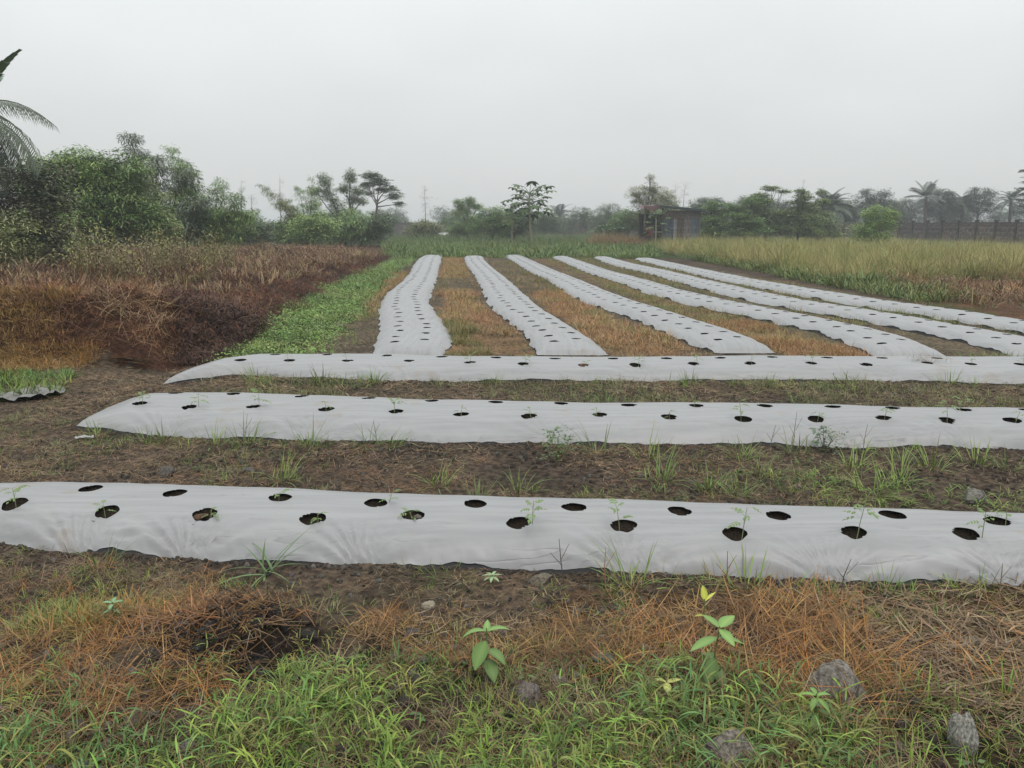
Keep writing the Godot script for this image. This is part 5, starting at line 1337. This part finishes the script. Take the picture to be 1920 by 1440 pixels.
	scatter(fgz, "blades", LM.fine, M.leaf, f2, 4200, 0.6, 1.3, [Color(0.15, 0.18, 0.06), Color(0.20, 0.20, 0.09), Color(0.13, 0.19, 0.05)], 38.0, -0.02, 0.03)
	scatter(fgz, "blades", LM.grass, M.leaf, [[-2.8, -7.75], [5.6, -7.5], [5.6, -8.0], [-2.8, -8.2]], 320, 0.5, 1.0, GR, 70.0, 0.05, 0.03)
	# between the lengthwise beds
	var od := stuff("orange_dead_grass", "orange dead grass carpet in the furrows between lengthwise beds", "grass")
	var oc := [Color(0.32, 0.185, 0.095), Color(0.38, 0.225, 0.12), Color(0.42, 0.28, 0.15), Color(0.29, 0.24, 0.10)]
	for p in [[[-0.78, -9.3], [-1.2, -14.5], [-1.75, -20], [-0.9, -19.5], [-0.5, -15], [0.05, -12], [0.35, -9.3]], [[1.2, -9.2], [0.8, -14], [0.4, -19], [1.2, -19], [1.7, -14], [2.5, -9.2]], [[-2.2, -24], [-3.3, -38], [-2.2, -38], [-1.3, -24]], [[3.25, -9.2], [3.1, -13], [3.9, -13], [4.5, -9.2]], [[-2.6, -14], [-3.9, -26], [-3.2, -27], [-2.4, -15]]]:
		scatter(od, "stalks", LM.fine, M.dry, p, 2600, 0.8, 1.7, oc, 22.0, -0.30, 0.04)
		scatter(od, "stalks", LM.straw, M.dry, p, 600, 0.5, 0.9, oc, 22.0, -0.2, 0.08)
	var ol := stuff("olive_furrow_grass", "short olive grass in the furrows between lengthwise beds", "grass")
	var lc := [Color(0.16, 0.17, 0.055), Color(0.20, 0.18, 0.08), Color(0.12, 0.15, 0.045), Color(0.24, 0.17, 0.08)]
	for p in [[[3.2, -9.2], [2.6, -18], [1.4, -38], [2.0, -38], [3.0, -24], [4.4, -11], [4.5, -9.2]], [[5.3, -9.2], [4.4, -17], [2.8, -38], [3.9, -38], [5.0, -17], [6.2, -9.2]], [[7.0, -9.2], [5.7, -17], [5.0, -36], [5.7, -36], [6.4, -18], [8.0, -9.2]], [[1.0, -18], [-0.6, -38], [0.0, -38], [1.4, -19]], [[-0.75, -9.2], [-1.05, -13], [-0.7, -13], [-0.3, -9.2]]]:
		scatter(ol, "blades", LM.fine, M.leaf, p, 4200, 0.8, 1.6, lc, 20.0, -0.28, 0.02)
	var all := [[-2.5, -9.2], [-2.8, -15], [-4.5, -39], [6.2, -38], [8.3, -14], [8.7, -9.2]]
	scatter(ol, "blades", LM.fine, M.dry, all, 9000, 0.8, 1.6, [Color(0.22, 0.20, 0.08), Color(0.30, 0.22, 0.11), Color(0.35, 0.24, 0.13), Color(0.18, 0.19, 0.065)], 16.0, -0.12, 0.02)
	scatter(ol, "blades", LM.fine, M.leaf, [[3.0, -9.2], [1.6, -38], [6.0, -37], [8.6, -9.2]], 6000, 0.8, 1.7, [Color(0.16, 0.20, 0.055), Color(0.19, 0.22, 0.07), Color(0.24, 0.22, 0.09)], 18.0, -0.15, 0.02)
	# green creeper strip
	var cr := stuff("green_creeper", "bright green leafy creeper strip between the brown bank and wavy bed", "creeper")
	var cz := [[-3.75, -9.4], [-4.1, -14.1], [-4.85, -22], [-5.4, -36], [-4.5, -36], [-4.0, -28], [-3.4, -20.2], [-2.72, -14.1], [-2.5, -11.4], [-2.45, -9.25]]
	scatter(cr, "leaves", LM.creeper, M.leaf, cz, 4600, 0.6, 1.35, [Color(0.12, 0.21, 0.05), Color(0.16, 0.28, 0.06), Color(0.20, 0.32, 0.07), Color(0.22, 0.28, 0.085)], 0.0, 0.0, 0.02, 0.2, 0.22)
	scatter(cr, "blades", LM.fine, M.leaf, [[-3.9, -9.3], [-4.4, -16], [-5.0, -26], [-3.2, -26], [-2.4, -14], [-2.1, -9.3]], 2600, 0.9, 1.7, [Color(0.14, 0.21, 0.06), Color(0.19, 0.24, 0.07)], 30.0, -0.1, 0.05)
	scatter(cr, "blades", LM.short, M.leaf, [[-4.1, -14], [-5.0, -26], [-5.9, -40], [-4.6, -40], [-3.9, -28], [-3.2, -19]], 900, 0.5, 0.9, [Color(0.13, 0.20, 0.06), Color(0.16, 0.2, 0.07)], 20.0, -0.2, 0.1)
	# the brown bank
	var bk := stuff("dead_fern", "dark reddish brown dead fern covering the bank", "dead fern")
	var bc := [Color(0.07, 0.036, 0.028), Color(0.10, 0.043, 0.028), Color(0.15, 0.062, 0.033), Color(0.175, 0.088, 0.05)]
	var bz := [[-3.95, -8.8], [-3.65, -9.9], [-4.05, -14], [-4.75, -22], [-5.0, -28], [-5.6, -36], [-6.5, -44], [-12, -47], [-24, -40], [-17, -22], [-12, -17], [-9.5, -13], [-6.6, -9.3], [-5.2, -8.9]]
	scatter(bk, "fronds", LM.fern, M.dry, bz, 14000, 0.32, 0.75, bc, 0.0, 0.0, 0.0, 0.5, 0.35)
	scatter(bk, "stalks", LM.straw, M.dry, [[-4.0, -8.9], [-3.8, -10], [-4.2, -13], [-6.5, -14], [-9, -13], [-7, -9.6], [-5.2, -9.0]], 2400, 0.9, 1.6, [Color(0.20, 0.105, 0.06), Color(0.28, 0.16, 0.085), Color(0.14, 0.08, 0.05)], 25.0, -0.1)
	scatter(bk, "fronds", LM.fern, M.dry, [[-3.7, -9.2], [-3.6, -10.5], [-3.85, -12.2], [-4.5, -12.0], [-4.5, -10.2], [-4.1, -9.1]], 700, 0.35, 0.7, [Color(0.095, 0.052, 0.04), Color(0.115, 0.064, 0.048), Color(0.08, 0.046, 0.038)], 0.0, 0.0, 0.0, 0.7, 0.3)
	scatter(bk, "stalks", LM.straw, M.dry, [[-4.3, -9.0], [-4.6, -10.8], [-5.4, -11.6], [-7.2, -11.4], [-6.4, -10.2], [-5.4, -9.4]], 520, 1.2, 2.2, [Color(0.40, 0.27, 0.16), Color(0.30, 0.17, 0.09), Color(0.36, 0.16, 0.09)], 45.0, 0.0, 0.0, 0.6)
	scatter(bk, "fronds", LM.fern, M.dry, [[-5.6, -24], [-6.6, -42], [-12, -47], [-22, -38], [-16, -24]], 3000, 0.6, 1.2, [Color(0.22, 0.135, 0.095), Color(0.18, 0.11, 0.075), Color(0.25, 0.17, 0.10)], 18.0, -0.25, 0.0, 0.3, 0.25)
	scatter(bk, "blades", LM.short, M.dry, [[-5.0, -14.5], [-9, -12.5], [-14, -17], [-24, -36], [-12, -46], [-6.2, -38], [-5.3, -24]], 7000, 0.7, 1.4, [Color(0.22, 0.13, 0.08), Color(0.28, 0.19, 0.115), Color(0.32, 0.24, 0.14), Color(0.26, 0.21, 0.10)], 16.0, -0.35)
	scatter(bk, "blades", LM.short, M.dry, [[-6.5, -9.3], [-9.5, -13], [-14, -18], [-24, -38], [-60, -60], [-50, -12]], 9000, 0.8, 1.6, [Color(0.20, 0.12, 0.075), Color(0.27, 0.18, 0.11), Color(0.23, 0.18, 0.09)])
	var bw := stuff("bank_weeds", "yellow-green weeds flowering among the dead fern on the bank", "weeds")
	scatter(bw, "stems", LM.flower, M.leaf, [[-6.6, -15.0], [-9.0, -15.5], [-10.5, -21], [-7.6, -22], [-6.4, -18]], 330, 0.6, 1.15, [Color(0.20, 0.19, 0.07), Color(0.24, 0.24, 0.08), Color(0.17, 0.14, 0.07)], 40.0, -0.1)
	scatter(bw, "stems", LM.flower, M.leaf, [[-10.5, -15.0], [-6.0, -22], [-8.0, -34], [-16, -30]], 260, 0.4, 0.8, [Color(0.22, 0.2, 0.08), Color(0.17, 0.14, 0.07)], 40.0, 0.05)
	var om := stuff("orange_straw_mound", "orange dead grass mound at the end of the path by the bank", "straw")
	scatter(om, "stalks", LM.fine, M.dry, [[-7.6, -10.2], [-5.4, -9.6], [-4.65, -8.7], [-5.4, -8.2], [-8.2, -8.0]], 3600, 0.9, 1.7, [Color(0.42, 0.25, 0.09), Color(0.34, 0.20, 0.07), Color(0.45, 0.31, 0.13)], 0.0, 0.0, 0.0, 0.6)
	scatter(om, "stalks", LM.straw, M.dry, [[-7.6, -10.2], [-5.4, -9.6], [-4.65, -8.7], [-5.4, -8.2], [-8.2, -8.0]], 700, 0.6, 1.0, [Color(0.32, 0.20, 0.08), Color(0.25, 0.15, 0.06)])
	var pg := stuff("path_grass", "green grass patch around the torn film by the path", "grass")
	scatter(pg, "blades", LM.short, M.leaf, [[-6.2, -8.4], [-4.7, -8.3], [-4.2, -7.0], [-4.3, -6.6], [-6.4, -6.3]], 420, 0.4, 0.75, GR, 60.0, -0.15)
	scatter(pg, "blades", LM.grass, M.leaf, [[-6.2, -8.4], [-4.7, -8.3], [-4.1, -7.0], [-4.1, -6.5], [-6.4, -6.0]], 900, 0.6, 1.1, GR, 60.0, -0.1)
	# beyond the beds
	var mg := stuff("green_weeds", "green weedy grass beyond the ends of the lengthwise beds", "grass")
	scatter(mg, "blades", LM.short, M.leaf, [[-6.2, -38.6], [6.5, -37.2], [9.5, -52], [13, -72], [-12, -74], [-8, -50]], 9000, 0.9, 1.9, [Color(0.12, 0.19, 0.05), Color(0.15, 0.20, 0.06), Color(0.10, 0.16, 0.05), Color(0.17, 0.2, 0.07)], 9.0, -0.4)
	scatter(mg, "blades", LM.tall, M.leaf, [[-8, -60], [8, -62], [12, -90], [-16, -90]], 2600, 0.6, 1.1, [Color(0.13, 0.17, 0.06), Color(0.11, 0.16, 0.06)], 8.0, -0.3)
	scatter(mg, "leaves", LM.creeper, M.leaf, [[-5, -38.4], [7, -37], [9, -50], [-7, -50]], 2200, 1.2, 2.4, [Color(0.14, 0.22, 0.06), Color(0.17, 0.25, 0.07)], 12.0, -0.1)
	scatter(mg, "blades", LM.tall, M.leaf, [[-40, -46], [-9, -60], [-16, -92], [-70, -80]], 1800, 0.8, 1.3, [Color(0.12, 0.15, 0.05), Color(0.09, 0.13, 0.045)], 8.0, -0.4)
	var gg := stuff("golden_grass", "tall golden green grass field before the panel wall", "grass")
	var gz := [[9.6, -21.5], [8.6, -24], [8.9, -29], [8.6, -35], [8.6, -44], [9.6, -54], [13, -57], [18, -48], [26, -42], [30, -39], [24, -32], [15, -23]]
	scatter(gg, "blades", LM.tall, M.dry, gz, 14000, 0.48, 1.12, [Color(0.20, 0.24, 0.075), Color(0.29, 0.29, 0.105), Color(0.36, 0.32, 0.135), Color(0.38, 0.30, 0.15)], 9.0, -0.6, 0.05, 0.3, 0.2)
	scatter(gg, "blades", LM.short, M.leaf, [[14, -56], [20, -44], [30, -38], [36.6, -44], [36.4, -90], [20, -80]], 7000, 0.9, 1.7, [Color(0.24, 0.25, 0.09), Color(0.19, 0.22, 0.08), Color(0.30, 0.27, 0.12)], 9.0, -0.5)
	scatter(gg, "blades", LM.short, M.leaf, [[8.4, -16], [8.2, -40], [9.8, -40], [10.2, -22], [10, -17]], 1600, 0.7, 1.5, [Color(0.14, 0.19, 0.06), Color(0.19, 0.21, 0.07), Color(0.11, 0.16, 0.05)], 20.0, -0.3, 0.1)
	scatter(gg, "blades", LM.tall, M.leaf, gz, 2000, 0.4, 0.75, [Color(0.14, 0.19, 0.06), Color(0.17, 0.2, 0.07)], 14.0, 0.0, 0.05)
	scatter(gg, "leaves", LM.creeper, M.leaf, [[8.3, -19.5], [8.3, -40], [9.4, -40], [9.2, -28], [9.6, -20]], 420, 1.0, 2.0, [Color(0.12, 0.18, 0.06), Color(0.15, 0.22, 0.07), Color(0.09, 0.14, 0.05)], 30.0, -0.1, 0.1)
	var rd := stuff("reddish_dead_grass", "reddish brown dead grass between the beds and the golden grass", "grass")
	var rz := [[8.9, -12], [9.0, -18], [9.8, -22], [13, -29], [23, -36], [30, -36], [24, -16], [14, -10]]
	scatter(rd, "fronds", LM.fern, M.dry, rz, 3600, 0.6, 1.15, [Color(0.26, 0.13, 0.07), Color(0.21, 0.12, 0.07), Color(0.30, 0.19, 0.11), Color(0.14, 0.10, 0.07)], 14.0, -0.25, 0.1, 0.4)
	scatter(rd, "stalks", LM.short, M.dry, rz, 4200, 0.6, 1.3, [Color(0.30, 0.17, 0.09), Color(0.27, 0.19, 0.10), Color(0.2, 0.15, 0.08)], 14.0, -0.3, 0.1)
	scatter(rd, "blades", LM.short, M.leaf, rz, 700, 0.6, 1.1, [Color(0.14, 0.19, 0.07)], 25.0, 0.15, 0.1)
	var rs := stuff("rusty_weeds", "rust coloured dead weeds beside the tin shed", "weeds")
	scatter(rs, "fronds", LM.tall, M.dry, [[5.6, -56], [9.6, -55.5], [9.3, -59], [6.0, -62]], 700, 0.7, 1.2, [Color(0.30, 0.17, 0.09), Color(0.26, 0.18, 0.10)])

func build_sky() -> Sky:
	# overcast: twice to three times brighter overhead than at the horizon, with faint cloud texture
	var cn := FastNoiseLite.new()
	cn.seed = 77; cn.frequency = 0.9; cn.fractal_octaves = 5
	var im := Image.create(1024, 512, false, Image.FORMAT_RGBF)
	for y in 512:
		var el := PI * (0.5 - (y + 0.5) / 512.0)
		var s := sin(el)
		var g := 0.655 * (1.0 + 1.5 * maxf(s, 0.0))
		var warm := exp(-maxf(s, 0.0) * 7.0)
		for x in 1024:
			var az := TAU * x / 1024.0
			var d := Vector3(cos(el) * sin(az), s, cos(el) * cos(az))
			var q := d / (0.35 + maxf(s, 0.0))
			var n := cn.get_noise_3d(q.x * 1.4, q.y * 2.0, q.z * 1.4)
			var k := g * (1.0 + 0.07 * n * ss(0.0, 0.15, s))
			im.set_pixel(x, y, Color(k * lerpf(0.955, 0.985, warm), k, k * lerpf(1.015, 0.975, warm)))
	var pm := PanoramaSkyMaterial.new()
	pm.panorama = ImageTexture.create_from_image(im)
	var sky := Sky.new()
	sky.sky_material = pm
	return sky

func _ready():
	rng.seed = 4711
	na.seed = 3; na.frequency = 0.01; na.fractal_octaves = 3
	nb.seed = 8; nb.frequency = 0.01; nb.fractal_octaves = 3
	# camera, sky, sun, exposure
	var cam := Camera3D.new()
	cam.name = "camera"
	cam.position = Vector3(0, 1.6, 0); cam.rotation_degrees = Vector3(-11.49, 0, 0)
	cam.fov = 52.0; cam.near = 0.05; cam.far = 3000.0
	add_child(cam)
	cam.current = true
	var env := Environment.new()
	env.background_mode = Environment.BG_SKY
	env.sky = build_sky()
	env.tonemap_mode = Environment.TONE_MAPPER_LINEAR
	env.tonemap_exposure = 1.0
	env.fog_enabled = true; env.fog_density = 0.0015; env.fog_light_color = Color(0.93, 0.95, 0.96)
	env.sdfgi_enabled = true; env.ssao_enabled = true; env.ssil_enabled = true
	var we := WorldEnvironment.new()
	we.name = "environment"; we.environment = env
	add_child(we)
	var sun := DirectionalLight3D.new()
	sun.name = "sun"
	sun.light_energy = 0.35; sun.light_angular_distance = 25.0; sun.light_color = Color(1.0, 0.97, 0.93); sun.shadow_enabled = true
	sun.rotation_degrees = Vector3(-62, 25, 0)
	add_child(sun)
	# setting, then things, then ground cover
	var t0 := Time.get_ticks_msec()
	make_materials(); make_leaf_meshes()
	build_ground()
	print("ground ", Time.get_ticks_msec() - t0)
	build_beds()
	print("beds ", Time.get_ticks_msec() - t0)
	wall_run(Vector3(37.2, 0, -44), Vector3(36.6, 0, -124), 32, "weathered panel wall with dark posts behind the tall golden grass", 1.85)
	wall_run(Vector3(36.6, 0, -125), Vector3(-44, 0, -122), 32, "far panel wall closing the field behind papaya and shed", 1.95)
	build_shed()
	build_trees()
	print("trees ", Time.get_ticks_msec() - t0)
	build_stones(); build_plants(); build_hole_clods()
	build_cover()
	print("cover ", Time.get_ticks_msec() - t0)
